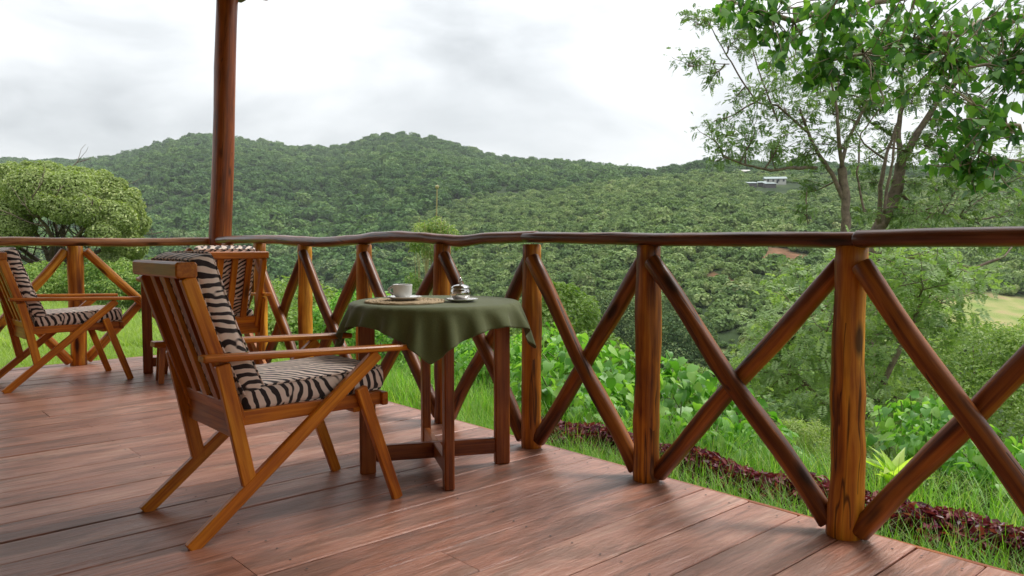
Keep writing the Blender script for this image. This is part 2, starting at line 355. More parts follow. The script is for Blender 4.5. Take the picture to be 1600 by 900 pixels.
def terrain(x, y):
    x = np.asarray(x, float); y = np.asarray(y, float)
    az = np.arctan2(x, y); azc = np.clip(az, -R(50), R(50)); r = np.hypot(x, y)
    Y = r * np.cos(azc); px = 800 + F_PX * np.tan(azc)
    yr = interp(RIDGE_Y, px); zr = 1 + yr * (HORIZON - interp(SKYLINE, px)) / F_PX
    yv = interp(VAL_Y, px); zv = interp(VAL_Z, px)
    t = (Y - yv) / (yr - yv)
    tt = np.clip(t, 0, 1)
    f1 = zv + (zr - zv) * (tt * .80 + .20 * tt * tt * (3 - 2 * tt)) - np.clip(t - 1, 0, 9) * 160
    f1 = f1 + 9 * fnoise(x / 150, y / 150) * smooth(.02, .25, tt) * (1 - smooth(.75, 1, tt)) + 3 * fnoise(x / 50, y / 50) * smooth(.0, .3, tt)* (1 - smooth(.8, 1, tt))
    y2 = 600 + 0 * px; z2 = 1 + y2 * (HORIZON - interp(CREST2, px)) / F_PX
    t2 = (Y - yv) / (y2 - yv); t2c = np.clip(t2, 0, 1)
    f2 = zv + (z2 - zv) * t2c ** .92 - np.clip(t2 - 1, 0, 9) * 60
    f2 = f2 + 2.2 * fnoise(x / 45, y / 45) * smooth(.02, .3, t2c) * (1 - smooth(.8, 1, t2c))
    f = np.maximum(f1, f2)
    u = x * UX + y * UY; v = -x * UY + y * UX
    q = np.maximum(0, u - 4.0) + 0 * v
    back = smooth(-10, 4, y)
    near = -.36 - (.26 * q + .26 * np.maximum(0, q - 1.2)) * 1.0 + .05 * fnoise(x * .9, y * .9) * smooth(3, 6, u)
    near = near - 2.0 * smooth(20, 120, r) * (q > 0)
    k = 3.0
    z = np.where(near > f + 30, near, f + np.log1p(np.exp(np.clip((near - f) / k, -30, 30))) * k)
    z = np.where(r < 45, np.where(near - f > 9, near, z), z)
    return z
def tz(x, y): return float(terrain(np.array([x]), np.array([y]))[0])

def build_terrain():
    na = 720; rr = np.concatenate([np.linspace(.4, 12, 60), np.geomspace(12.3, 5200, 270)])
    an = np.linspace(0, 2 * np.pi, na, endpoint=False)
    A, Q = np.meshgrid(an, rr); X = np.sin(A) * Q; Yy = np.cos(A) * Q; Z = terrain(X, Yy)
    V = np.stack([X, Yy, Z], -1).reshape(-1, 3); nr = len(rr)
    i, j = np.meshgrid(np.arange(nr - 1), np.arange(na), indexing='ij'); j2 = (j + 1) % na
    Fc = np.stack([i*na + j, (i+1)*na + j, (i+1)*na + j2, i*na + j2], -1).reshape(-1, 4)[:, ::-1]
    V = np.vstack([V, [[0, 0, -.4]]]); 
    x, y, z = V[:, 0], V[:, 1], V[:, 2]
    me = fast_mesh('ground', V, Fc, smooth=True, extra={'soil': ('FLOAT', soil_mask(x, y)), 'meadow': ('FLOAT', meadow_mask(x, y)), 'lawn': ('FLOAT', 1 - smooth(28, 60, np.hypot(x, y)))})
    # the little fan at the centre, under the deck
    bm = bmesh.new(); bm.from_mesh(me); bm.verts.ensure_lookup_table(); c = bm.verts[len(V) - 1]
    for k in range(na): bm.faces.new((c, bm.verts[(k + 1) % na], bm.verts[k]))
    bm.to_mesh(me); bm.free()
    m, t, NN, LL, b = new_mat('hillside ground'); 
    tcn = NN('ShaderNodeTexCoord'); o = tcn.outputs['Object']
    n = noise_node(t, o, .05, 8, .6); n2 = noise_node(t, o, 1.8, 6, .65)
    r1 = ramp(t, [(.35, (.022, .04, .015)), (.55, (.045, .07, .025)), (.7, (.08, .10, .045))]); LL(n.outputs[0], r1.inputs[0])
    r2 = ramp(t, [(.35, (.10, .15, .03)), (.6, (.18, .25, .06)), (.75, (.20, .17, .08))]); LL(n2.outputs[0], r2.inputs[0])
    def at(nm): q = NN('ShaderNodeAttribute'); q.attribute_name = nm; return q.outputs['Fac']
    c = mixc(t, at('lawn'), r1.outputs[0], r2.outputs[0])
    rs = ramp(t, [(.3, (.13, .075, .04)), (.5, (.19, .10, .055)), (.7, (.27, .15, .09))]); LL(noise_node(t, o, .25, 6).outputs[0], rs.inputs[0])
    c = mixc(t, at('soil'), c, rs.outputs[0])
    rm = ramp(t, [(.35, (.17, .25, .06)), (.6, (.33, .31, .13)), (.7, (.36, .26, .15))]); LL(noise_node(t, o, .12, 6).outputs[0], rm.inputs[0])
    c = mixc(t, at('meadow'), c, rm.outputs[0]); LL(c, b.inputs['Base Color']); b.inputs['Roughness'].default_value = 1; b.inputs['Specular IOR Level'].default_value = .1
    bump(t, b, noise_node(t, o, 6, 6, .7).outputs[0], .6, .1)
    tag(link('ground', me, m), 'sloping green ground falling from the deck into the valley and rising to the far hills', kind='structure')

def ground_hit(px, py):                       # where the view ray meets the far terrain
    ys = np.geomspace(60, 1800, 1400); k = (px - 800) / F_PX
    zz = 1 + ys * (HORIZON - py) / F_PX; g = terrain(k * ys, ys)
    i = np.argmax(g > zz); return (k * ys[i], ys[i]) if (g > zz).any() else (k * 800, 800)
_soil = [(1290, 352, 30), (1225, 398, 26), (1195, 402, 18), (1120, 434, 17), (1060, 445, 13), (1140, 440, 10), (925, 455, 10), (1212, 340, 10), (980, 400, 8), (1430, 268, 14), (1330, 300, 9), (1252, 405, 20), (940, 415, 8)]
SOIL = [(*ground_hit(px, py), w) for px, py, w in _soil]
SOIL = [(x, y, 1.0 * w * y / F_PX) for x, y, w in SOIL]
MEAD = [(*ground_hit(px, py), w, d) for px, py, w, d in [(1040, 552, 7.5, 9), (1560, 512, 16, 24), (1120, 556, 6, 7), (1640, 505, 20, 26), (990, 556, 6, 6)]]
def soil_mask(x, y):
    m = np.zeros_like(x)
    for sx, sy, w in SOIL:
        d = np.hypot((x - sx) / w, (y - sy) / (w * 2.2)) + .35 * fnoise(x / 6, y / 6)
        m = np.maximum(m, 1 - smooth(.75, 1.15, d))
    return m
def meadow_mask(x, y):
    m = np.zeros_like(x)
    for sx, sy, w, d_ in MEAD:
        d = np.hypot((x - sx) / w, (y - sy) / d_) + .2 * fnoise(x / 5, y / 5)
        m = np.maximum(m, 1 - smooth(.85, 1.1, d))
    return m
build_terrain()

# ------------------------------------------------------------ leaf clouds (numpy)
def rand_dirs(n): 
    d = rng.normal(size=(n, 3)); return d / np.linalg.norm(d, axis=1, keepdims=True)
def leaf_quads(P, Nrm, size, tint, aspect=.5, axis=None, fold=.15):
    """one bent diamond (2 quads folded on the midrib as 4 tris -> here 1 quad of 4) per point"""
    n = len(P); Nrm = Nrm / np.linalg.norm(Nrm, axis=1, keepdims=True)
    a = rand_dirs(n) if axis is None else axis; a = a - Nrm * (a * Nrm).sum(1, keepdims=True); a /= np.linalg.norm(a, axis=1, keepdims=True) + 1e-9
    b = np.cross(Nrm, a); s = np.broadcast_to(np.asarray(size, float), (n,))[:, None]
    V = np.stack([P - a * s * .5, P + b * s * aspect * .5 + Nrm * s * fold, P + a * s * .5, P - b * s * aspect * .5 + Nrm * s * fold], 1).reshape(-1, 3)
    Fc = np.arange(4 * n).reshape(n, 4); return V, Fc, np.repeat(tint, 4)
def join_q(parts):
    V = []; Fc = []; T = []; b = 0
    for v, f, t in parts: V.append(v); Fc.append(f + b); T.append(t); b += len(v)
    return np.vstack(V), np.vstack(Fc), np.concatenate(T)

def crown_leaves(blobs, n, size, shell=.55, up=.35, aspect=.55, jit=.75):
    """blobs: list of (cx,cy,cz,rx,ry,rz)"""
    B = np.array(blobs, float); w = (B[:, 3] * B[:, 4] + B[:, 3] * B[:, 5]); idx = rng.choice(len(B), n, p=w / w.sum())
    d = rand_dirs(n); rad = rng.uniform(0, 1, n) ** .33 * (1 - shell) + shell; rad *= rng.uniform(.88, 1.08, n)
    P = B[idx, :3] + d * rad[:, None] * B[idx, 3:]
    # keep only leaves that are not deep within another blob
    keep = np.ones(n, bool)
    for bb in B: keep &= (((P - bb[:3]) / bb[3:]) ** 2).sum(1) > (shell * .93) ** 2
    P, d, idx = P[keep], d[keep], idx[keep]; m = len(P)
    nr = d + rand_dirs(m) * jit + np.array([0, 0, up])
    base = rng.uniform(.1, .9, len(B))[idx]
    t = np.clip(base * .45 + rng.uniform(0, .55, m), 0, .99)
    return leaf_quads(P, nr, size * rng.uniform(.7, 1.3, m), t, aspect)

# ------------------------------------------------------------ scatter: points and prototypes in ONE object, instanced by geometry nodes
def scatter(name, protos, P, rotz, scale, itint, mat, label, cat=None):
    Vs = []; Fs = []; T = []; pid = []; b = 0; k = None
    for i, (v, f, t) in enumerate(protos):
        Vs.append(v); Fs.append(f + b); T.append(t); pid.append(np.full(len(v), i)); b += len(v)
    n = len(P); idx = rng.integers(0, len(protos), n)
    V = np.vstack(Vs + [P]); Fc = np.vstack(Fs)
    me = fast_mesh(name, V, Fc, tint=np.concatenate(T + [np.zeros(n)]), smooth=False, extra={
        'pid': ('INT', np.concatenate(pid + [np.full(n, -1)])), 'sel': ('INT', np.concatenate([np.zeros(b), idx])),
        'irot': ('FLOAT', np.concatenate([np.zeros(b), rotz])), 'iscale': ('FLOAT', np.concatenate([np.zeros(b), scale])),
        'itint': ('FLOAT', np.concatenate([np.zeros(b), itint]))})
    o = link(name, me, mat); tag(o, label, cat, kind='stuff')
    g = bpy.data.node_groups.new(name + '_nodes', 'GeometryNodeTree')
    g.interface.new_socket('Geometry', in_out='INPUT', socket_type='NodeSocketGeometry'); g.interface.new_socket('Geometry', in_out='OUTPUT', socket_type='NodeSocketGeometry')
    GN = g.nodes.new; GL = g.links.new
    gi = GN('NodeGroupInput'); go = GN('NodeGroupOutput')
    def attr(nm, typ='FLOAT'): a = GN('GeometryNodeInputNamedAttribute'); a.data_type = typ; a.inputs[0].default_value = nm; return a.outputs[0]
    def eq(val):
        c = GN('FunctionNodeCompare'); c.data_type = 'INT'; c.operation = 'EQUAL'; GL(attr('pid', 'INT'), c.inputs[2]); c.inputs[3].default_value = val; return c.outputs[0]
    join = GN('GeometryNodeJoinGeometry')
    for i in reversed(range(len(protos))):
        s = GN('GeometryNodeSeparateGeometry'); s.domain = 'POINT'; GL(gi.outputs[0], s.inputs[0]); GL(eq(i), s.inputs[1])
        gti = GN('GeometryNodeGeometryToInstance'); GL(s.outputs[0], gti.inputs[0]); GL(gti.outputs[0], join.inputs[0])
    s = GN('GeometryNodeSeparateGeometry'); s.domain = 'POINT'; GL(gi.outputs[0], s.inputs[0]); GL(eq(-1), s.inputs[1])
    mtp = GN('GeometryNodeMeshToPoints'); GL(s.outputs[0], mtp.inputs[0])
    iop = GN('GeometryNodeInstanceOnPoints'); GL(mtp.outputs[0], iop.inputs['Points']); GL(join.outputs[0], iop.inputs['Instance'])
    iop.inputs['Pick Instance'].default_value = True; GL(attr('sel', 'INT'), iop.inputs['Instance Index'])
    cx = GN('ShaderNodeCombineXYZ'); GL(attr('irot'), cx.inputs[2]); GL(cx.outputs[0], iop.inputs['Rotation'])
    GL(attr('iscale'), iop.inputs['Scale']); GL(iop.outputs[0], go.inputs[0])
    md = o.modifiers.new('scatter', 'NODES'); md.node_group = g
    return o

def crown_proto(n, size, nb=5, flat=.75, shell=.6, seed=0):
    bl = [(0, 0, .62, .62, .62, .55)]
    for k in range(nb):
        a = rng.uniform(0, 6.28); q = rng.uniform(.2, .5); r = rng.uniform(.3, .5)
        bl.append((math.cos(a) * q, math.sin(a) * q, rng.uniform(.35, .95) * flat + .15, r, r, r * .85))
    v, f, t = crown_leaves(bl, n, size, shell, .15, .8, .42)
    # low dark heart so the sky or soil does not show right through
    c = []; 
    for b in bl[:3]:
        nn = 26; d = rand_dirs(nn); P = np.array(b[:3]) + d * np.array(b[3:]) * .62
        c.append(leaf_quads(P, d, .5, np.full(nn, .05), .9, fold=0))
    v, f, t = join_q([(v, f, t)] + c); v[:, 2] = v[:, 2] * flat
    return v, f, t
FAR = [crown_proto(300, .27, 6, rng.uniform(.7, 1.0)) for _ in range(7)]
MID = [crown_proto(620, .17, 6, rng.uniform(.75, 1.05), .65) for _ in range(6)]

def hill_points():
    P = []; K = []
    # main hills: wooded with broad crowns
    n = 150000
    k = rng.uniform(-1.05, 1.05, n); Y = np.sqrt(rng.uniform(110 ** 2, 1800 ** 2, n)); x = k * Y; px = 800 + F_PX * k
    yr = interp(RIDGE_Y, px); z = terrain(x, Y); yv = interp(VAL_Y, px)
    zz = 1 + 600 * (HORIZON - interp(CREST2, px)) / F_PX
    t2 = np.clip((Y - yv) / (600 - yv), 0, 1); on2 = (Y < 640) & (px > 620) & (Y > yv * .85) & (z > 1 + (z*0) - 40)
    f2 = interp(VAL_Z, px) + (zz - interp(VAL_Z, px)) * t2 ** .92
    on2 = (px > 640) & (Y < 650) & (f2 > z - 8) & (Y > yv * .9)
    ok = (Y < yr * 1.015)
    return x, Y, z, px, ok, on2
x, Y, z, px, ok, on2 = hill_points()
ns = fnoise(x / 90, Y / 90)
HOUSES = [(*ground_hit(a, b + 4), r) for a, b, r in ((1157, 271, 20), (1208, 284, 22), (886, 257, 20), (1187, 293, 16))]
def clear_h(x, y): 
    m = np.ones(len(x), bool)
    for hx, hy, r in HOUSES: m &= ~((np.abs(x - hx) < r * .8) & (y < hy + 8) & (y > hy - 48))
    return m
m1 = ok & ~on2 & clear_h(x, Y) & (meadow_mask(x, Y) < .3) & (soil_mask(x, Y) < .4)
# thin to crown spacing
ix = np.where(m1)[0]; ix = ix[rng.uniform(0, 1, len(ix)) < np.where(Y[ix] > 900, .46, .50)]
sc = rng.lognormal(0, .42, len(ix)) * 4.5 * (1 + .25 * (ns[ix] > .3)); sc = np.clip(sc, 3.0, 12)
sc *= np.where((px[ix] > 1000) & (Y[ix] > 600), .65, 1)
sc *= np.clip(Y[ix] / 260, .55, 1)
tint = np.clip(.42 + .16 * ns[ix] + .16 * fnoise(x[ix] / 260 + 3, Y[ix] / 240) + rng.normal(0, .27, len(ix)), 0, 1)
Pf = np.stack([x[ix], Y[ix], z[ix] - .12 * sc], 1)
nearmask = (Pf[:, 1] < 330)
# scrub on the nearer right hand slope
n2 = 62000; k = rng.uniform(-.14, 1.05, n2); Y2 = np.sqrt(rng.uniform(135 ** 2, 640 ** 2, n2)); x2 = k * Y2; px2 = 800 + F_PX * k; z2 = terrain(x2, Y2)
yv2 = interp(VAL_Y, px2); zc = 1 + 600 * (HORIZON - interp(CREST2, px2)) / F_PX
f2 = interp(VAL_Z, px2) + (zc - interp(VAL_Z, px2)) * np.clip((Y2 - yv2) / (600 - yv2), 0, 1) ** .92
m2 = (f2 > z2 - 8) & clear_h(x2, Y2) & (px2 > 640) & (meadow_mask(x2, Y2) < .3) & (soil_mask(x2, Y2) < .25)
ns2 = fnoise(x2 / 40, Y2 / 40)
m2 &= rng.uniform(0, 1, n2) < np.clip(.62 + .35 * ns2, .12, 1)
sc2 = np.clip(rng.lognormal(0, .42, n2) * 1.75, .7, 6.0)
tint2 = np.clip(.45 + .14 * ns2 + .18 * fnoise(x2 / 110 + 1, Y2 / 90) + rng.normal(0, .27, n2), 0, 1)
P2 = np.stack([x2, Y2, z2 - .1 * sc2], 1)[m2]; sc2 = sc2[m2]; tint2 = tint2[m2]

# individuals: the 290 that show largest; the rest is the wood
allP = np.vstack([Pf, P2]); allS = np.concatenate([sc, sc2]); allT = np.concatenate([tint, tint2]); isS = np.concatenate([np.zeros(len(sc), bool), np.ones(len(sc2), bool)])
show = allS / allP[:, 1] * (np.abs(allP[:, 0] / allP[:, 1]) < .68) * (allP[:, 1] > 100)
big = np.argsort(-show)[:280]; indiv = np.zeros(len(allP), bool); indiv[big] = True
def rest(maskarr, protos, name, mat, label):
    q = maskarr & ~indiv; n = q.sum()
    scatter(name, protos, allP[q], rng.uniform(0, 6.28, n), allS[q], allT[q], mat, label)
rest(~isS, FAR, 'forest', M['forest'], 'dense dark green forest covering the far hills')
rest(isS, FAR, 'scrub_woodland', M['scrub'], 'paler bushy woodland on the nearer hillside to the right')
def leafmesh(name, vft, mat, smoothf=False):
    me = fast_mesh(name, vft[0], vft[1], tint=vft[2], smooth=smoothf); me.materials.append(mat); return me
M['valleydark'] = leafmat('valley tree leaves', [(0.059, 0.112, 0.044), (0.105, 0.169, 0.062), (0.158, 0.225, 0.088), (0.236, 0.300, 0.125)], .15, .7, spec=.2)
M['valleypale'] = leafmat('valley bush leaves', [(0.120, 0.180, 0.066), (0.192, 0.264, 0.096), (0.264, 0.336, 0.132), (0.360, 0.396, 0.192)], .15, .7, spec=.2)
midm = {False: [leafmesh('tree_crown', p, M['valleydark']) for p in MID], True: [leafmesh('bush_crown', p, M['valleypale']) for p in MID]}
for i in big:
    s = bool(isS[i]); o = link('valley_bush' if s else 'valley_tree', random.choice(midm[s])); o.location = allP[i]; o.rotation_euler = (0, 0, random.uniform(0, 6.28))
    q = float(allS[i]); o.scale = (q, q, q)
    pxs = 800 + F_PX * allP[i][0] / allP[i][1]
    where = next(w for lim, w in ((128, 'behind the left chair'), (343, 'left of the tall roof post'), (472, 'just right of the tall roof post'), (565, 'left of the cup'), (688, 'behind the cup'), (828, 'behind the sugar bowl'), (1020, 'just right of the table'), (1335, 'between the two nearest posts'), (9999, 'right of the nearest post')) if pxs < lim)
    tone = ('dark ', 'mid green ', 'light green ')[int(min(2, allT[i] * 3))]; sz = 'broad ' if allS[i] > (4 if s else 5.5) else 'small '
    if s: tag(o, sz + tone + 'bush on the facing slope, ' + where, 'bush', 'bushes low on the facing hillside')
    else: tag(o, sz + tone + 'tree in the wooded valley, ' + where, 'tree', 'trees in the valley bottom')

# ------------------------------------------------------------ generic tree with limbs
def limb(mb, p0, p1, r0, r1, bend=.1, n=6, sides=7):
    p0, p1 = Vector(p0), Vector(p1); Ln = (p1 - p0).length; o = Vector((random.uniform(-1, 1), random.uniform(-1, 1), random.uniform(-.6, .6))) * bend * Ln
    o2 = Vector((random.uniform(-1, 1), random.uniform(-1, 1), random.uniform(-1, 1))) * bend * .35 * Ln
    pts = []
    for i in range(n + 1):
        t = i / n; pts.append(p0.lerp(p1, t) + o * math.sin(math.pi * t) + o2 * math.sin(2 * math.pi * t))
    mb.tube(pts, [r0 + (r1 - r0) * i / n for i in range(n + 1)], sides, .15, caps=False); return pts

# the round tree at the left
def round_tree():
    Yt = 20.0; base = ray_pt(78, 470, Yt); gx, gy = base.x, base.y; gz = tz(gx, gy)
    root = empty('round_tree', (gx, gy, gz), 0, 'broad round crowned tree with dense pale green leaves beyond the left railing', 'tree')
    def loc(px, py, dy=0): return ray_pt(px, py, Yt + dy) - Vector((gx, gy, gz))
    m = MB(); fork = loc(80, 425)
    pts = limb(m, (0, 0, -.2), fork, .16, .12, .05, 7, 10)
    limb(m, (.15, .1, -.1), loc(98, 400, .3), .07, .05, .06)
    tips = [loc(40, 330, -.5), (loc(110, 320, .6)), loc(165, 330, 0), loc(5, 350, .6), loc(75, 300, .9), loc(140, 345, -1.2), loc(60, 340, -1.4), loc(190, 370, .3), loc(-40, 340, 0)]
    for tp in tips:
        a = limb(m, fork, tp, .075, .035, .12, 6, 6)
        for _ in range(9):
            q = a[random.randint(2, 6)]; e_ = q + Vector((random.uniform(-1.0, 1.0), random.uniform(-1.0, 1.0), random.uniform(.1, 1.1)))
            b = limb(m, q, e_, .022, .008, .15, 4, 4)
            for _ in range(2): limb(m, b[3], b[3] + Vector((random.uniform(-.5, .5), random.uniform(-.5, .5), random.uniform(0, .6))), .009, .004, .1, 3, 3)
    m.build('trunk', M['bark'], root)
    bl = []
    def B(px, py, r, dy=0, sq=.85): c = loc(px, py, dy); bl.append((c.x, c.y, c.z, r, r, r * sq))
    for px_, py_, r_, dy_ in [(20, 300, .75, 0), (70, 290, .72, .2), (55, 300, .7, -.8), (110, 305, .68, -.7), (120, 295, .66, .3), (155, 305, .62, 0), (185, 325, .6, 0), (175, 345, .58, -.7), (205, 350, .42, .2), (208, 385, .36, 0),
                          (190, 380, .42, -.6), (150, 300, .6, .9), (-20, 300, .9, .2), (-60, 330, .9, 0), (-90, 380, .8, 0), (10, 360, .55, -1.0), (-30, 390, .7, -.6), (15, 335, .5, -.9), (160, 365, .34, -1.3), (175, 410, .36, -.7), (200, 405, .3, .1), (100, 330, .36, -1.4), (135, 330, .42, -1.3), (70, 320, .3, -1.5), (150, 430, .3, -.3), (185, 430, .24, -.2)]:
        B(px_, py_, r_, dy_)
    # many small bumps over the big masses
    small = []
    for c in list(bl):
        for _ in range(8):
            d = rand_dirs(1)[0]; 
            if d[2] < -.35: continue
            r = c[3] * rng.uniform(.22, .36); small.append((c[0] + d[0] * c[3] * .88, c[1] + d[1] * c[4] * .88, c[2] + d[2] * c[5] * .88, r, r, r))
    v = crown_leaves(bl + small, 150000, .078, .82, .3, .55, .6)
    tag(link('crown', leafmesh('crown', v, M['round']), None, root), kind='stuff')
round_tree()

# ------------------------------------------------------------ feathery fronds and trees at the right
def fronds(P, D, length, tint, nl=7, lw=.20):
    """pinnate fronds: leaflet pairs along a drooping midrib"""
    n = len(P); parts = []
    side = np.cross(D, np.array([0, 0, 1.0])) + rand_dirs(n) * .25; side /= np.linalg.norm(side, axis=1, keepdims=True)
    up = np.cross(side, D)
    for j in range(nl):
        t = (j + .7) / nl; c = P + D * (length * t)[:, None] + np.array([0, 0, -1.0]) * (length * .28 * t * t)[:, None]
        ll = length * (.42 * math.sin(math.pi * (.15 + .8 * t)))
        for sgn in (-1, 1):
            ax = side * sgn + D * .45; ax /= np.linalg.norm(ax, axis=1, keepdims=True)
            parts.append(leaf_quads(c + ax * (ll * .5)[:, None], up + rand_dirs(n) * .3, ll, tint, lw / .42, axis=ax, fold=.0))
    return join_q(parts)

def spray_tree(name, label, cat, base, trunks, clusters, mat, barkmat, nfr, frl, group=None, dens=1.0):
    """trunks: list of (list of (px,py,Y), r0, r1); clusters: (px,py,Y,rad_m)"""
    b = Vector(base); root = empty(name, b, 0, label, cat, group); m = MB(); nodes = []
    for pts, r0, r1 in trunks:
        W_ = [ray_pt(*p) - b for p in pts]; fine = []
        for i in range(len(W_) - 1):
            for k in range(4):
                t = k / 4; q = W_[i].lerp(W_[i+1], t); fine.append(q + Vector([random.gauss(0, 1) for _ in range(3)]) * .012 * (W_[i+1] - W_[i]).length)
        fine.append(W_[-1]); n = len(fine)
        m.tube(fine, [r0 + (r1 - r0) * i / (n - 1) for i in range(n)], 9 if r0 > .05 else 5, .25, caps=False); nodes += fine
    P = []; D = []; T = []
    for (px_, py_, Y_, r) in clusters:
        c = ray_pt(px_, py_, Y_) - b; near_ = min(nodes, key=lambda q: (q - c).length + (1.5 if q.z > c.z + .3 else 0)); 
        tw = limb(m, near_, c, .016, .007, .10, 6, 4); ct = rng.uniform(.2, .8)
        for _ in range(max(6, int(15 * r * dens))):
            d = Vector(rand_dirs(1)[0]) ; e_ = c + Vector((d.x * r, d.y * r, d.z * r * .75 + .1 * r)); t2 = limb(m, tw[random.randint(2, 6)], e_, .007, .003, .14, 5, 3)
            for _ in range(int(nfr * (.25 + r))):
                q = t2[random.randint(1, 5)]; q = q + Vector([random.gauss(0, .16 * r + .02) for _ in range(3)])
                dd = (Vector((d.x, d.y, d.z * .4)) * .8 + Vector(rand_dirs(1)[0]) * .9 + Vector((0, 0, -.15))).normalized()
                P.append(q); D.append(dd); T.append(ct * .5 + random.uniform(0, .49))
    m.build('trunk', barkmat, root)
    P, D, T = np.array(P), np.array(D), np.array(T); v = fronds(P, D, frl * rng.uniform(.6, 1.3, len(P)), T)
    tag(link('crown', leafmesh('crown', v, mat), None, root), kind='stuff'); return root
def gp(px_, Y_): x_ = (px_ - 800) / F_PX * Y_; return (x_, Y_, tz(x_, Y_))
A = 12.0
def cl(lst, Y0, spread=.8): return [(a, b, Y0 + random.uniform(-spread, spread), r) for a, b, r in lst]
spray_tree('acacia_tree', 'feathery leaved tree with slender forked grey trunk, its long low branch reaching left', 'tree', gp(1338, A),
    [([(1335, 640, A), (1328, 450, A), (1322, 360, A), (1320, 300, A), (1315, 262, A)], .082, .060), ([(1322, 320, A), (1300, 270, A), (1278, 240, A), (1262, 205, A), (1250, 170, A)], .042, .018),
     ([(1315, 262, A), (1322, 225, A + .3), (1345, 180, A + .4), (1370, 140, A + .5)], .038, .014), ([(1315, 262, A), (1310, 200, A - .3), (1305, 150, A - .3), (1290, 90, A - .4)], .034, .012),
     ([(1276, 262, A), (1240, 262, A - .2), (1205, 266, A - .3), (1165, 258, A - .4), (1130, 245, A - .5)], .03, .012), ([(1262, 205, A), (1215, 165, A), (1182, 160, A), (1150, 110, A), (1120, 60, A), (1105, 30, A)], .022, .006),
     ([(1215, 190, A), (1195, 140, A), (1180, 95, A), (1170, 50, A)], .016, .006), ([(1140, 100, A), (1110, 100, A), (1075, 105, A)], .009, .004),
     ([(1345, 560, A), (1300, 500, A), (1250, 440, A)], .04, .015), ([(1260, 300, A - .2), (1262, 350, A - .2), (1272, 330, A)], .01, .006)],
    cl([(1110, 28, .28), (1085, 40, .25), (1075, 98, .28), (1115, 118, .24), (1140, 70, .3), (1160, 20, .35), (1175, 60, .4), (1150, 150, .25), (1112, 215, .38), (1118, 188, .25), (1128, 240, .25), (1180, 200, .45), (1220, 215, .35), (1160, 226, .28), (1225, 170, .5), (1250, 130, .55), (1235, 90, .55), (1200, 140, .35),
        (1290, 175, .5), (1310, 130, .5), (1290, 215, .45), (1350, 170, .45), (1340, 110, .5), (1380, 130, .5), (1250, 250, .3), (1205, 236, .22), (1265, 235, .35), (1265, 300, .2), (1250, 332, .12), (1330, 230, .35), (1260, 190, .4)], A), M['acacia'], M['bark'], 24, .125)
B2 = 13.0
spray_tree('leaning_tree', 'feathery leaved tree with thick ringed trunk leaning right', 'tree', gp(1372, B2),
    [([(1355, 620, B2), (1362, 420, B2), (1372, 358, B2), (1390, 325, B2), (1403, 290, B2), (1407, 255, B2)], .125, .088), ([(1407, 255, B2), (1432, 212, B2), (1462, 160, B2), (1490, 135, B2), (1530, 90, B2)], .066, .024),
     ([(1407, 255, B2), (1403, 205, B2 + .2), (1411, 145, B2 + .3), (1405, 90, B2 + .3)], .055, .02), ([(1372, 358, B2), (1376, 290, B2 - .3), (1385, 240, B2 - .4), (1400, 200, B2 - .3)], .045, .02),
     ([(1400, 215, B2), (1360, 190, B2), (1330, 150, B2), (1320, 110, B2)], .03, .012), ([(1385, 250, B2), (1350, 225, B2), (1335, 200, B2)], .02, .01),
     ([(1372, 420, B2), (1450, 395, B2 - 1), (1520, 420, B2 - 1), (1570, 400, B2 - 1)], .04, .02), ([(1400, 300, B2), (1440, 330, B2), (1500, 340, B2)], .03, .012), ([(1462, 160, B2), (1500, 190, B2), (1540, 200, B2)], .025, .01), ([(1380, 350, B2 - .6), (1384, 300, B2 - .6), (1396, 250, B2 - .7), (1398, 200, B2 - .7), (1420, 150, B2 - .7)], .03, .012), ([(1350, 330, B2 - .8), (1338, 270, B2 - .8), (1345, 210, B2 - .8), (1380, 160, B2 - .8)], .02, .008), ([(1407, 255, B2), (1450, 230, B2 + .5), (1490, 200, B2 + .8)], .02, .008)],
    cl([(1405, 60, .6), (1440, 95, .6), (1480, 120, .5), (1360, 85, .55), (1330, 60, .6), (1380, 200, .25), (1440, 165, .3), (1350, 250, .3), (1500, 60, .6), (1540, 90, .6), (1580, 60, .7), (1470, 190, .3), (1420, 130, .35), (1340, 170, .4), (1425, 240, .22),
        (1440, 330, .45), (1490, 320, .5), (1540, 300, .55), (1590, 320, .6), (1460, 290, .35), (1400, 340, .35), (1350, 330, .28), (1560, 260, .45), (1500, 270, .35), (1620, 260, .6), (1420, 285, .3), (1450, 210, .32), (1380, 160, .4), (1475, 240, .35), (1520, 220, .4), (1360, 280, .22), (1430, 360, .4), (1530, 350, .5), (1590, 370, .5), (1500, 150, .4)], B2), M['acacia'], M['bark'], 26, .135)
# lower feathery shrubs and trees on the falling slope
spray_tree('feathery_shrub', 'tall feathery grey green shrub behind the post nearest the camera', 'shrub', gp(1330, 9.5),
    [([(1330, 800, 9.5), (1320, 600, 9.5), (1300, 480, 9.5)], .06, .03), ([(1330, 700, 9.5), (1400, 560, 9.5), (1440, 470, 9.5)], .05, .02), ([(1325, 680, 9.3), (1260, 600, 9.3), (1220, 560, 9.3)], .03, .015)],
    cl([(1240, 450, .4), (1290, 430, .45), (1340, 440, .5), (1390, 430, .5), (1440, 440, .5), (1480, 470, .5), (1250, 500, .5), (1300, 500, .5), (1360, 510, .5), (1420, 510, .5), (1220, 550, .45), (1270, 560, .5), (1320, 570, .5), (1380, 570, .5), (1440, 560, .45), (1230, 600, .4), (1290, 620, .45), (1350, 640, .5), (1190, 620, .3), (1240, 660, .4), (1300, 680, .45), (1400, 620, .45), (1190, 570, .3), (1495, 420, .4), (1370, 690, .4)], 9.5, 1.3), M['feather'], M['bark'], 40, .14, dens=1.1)
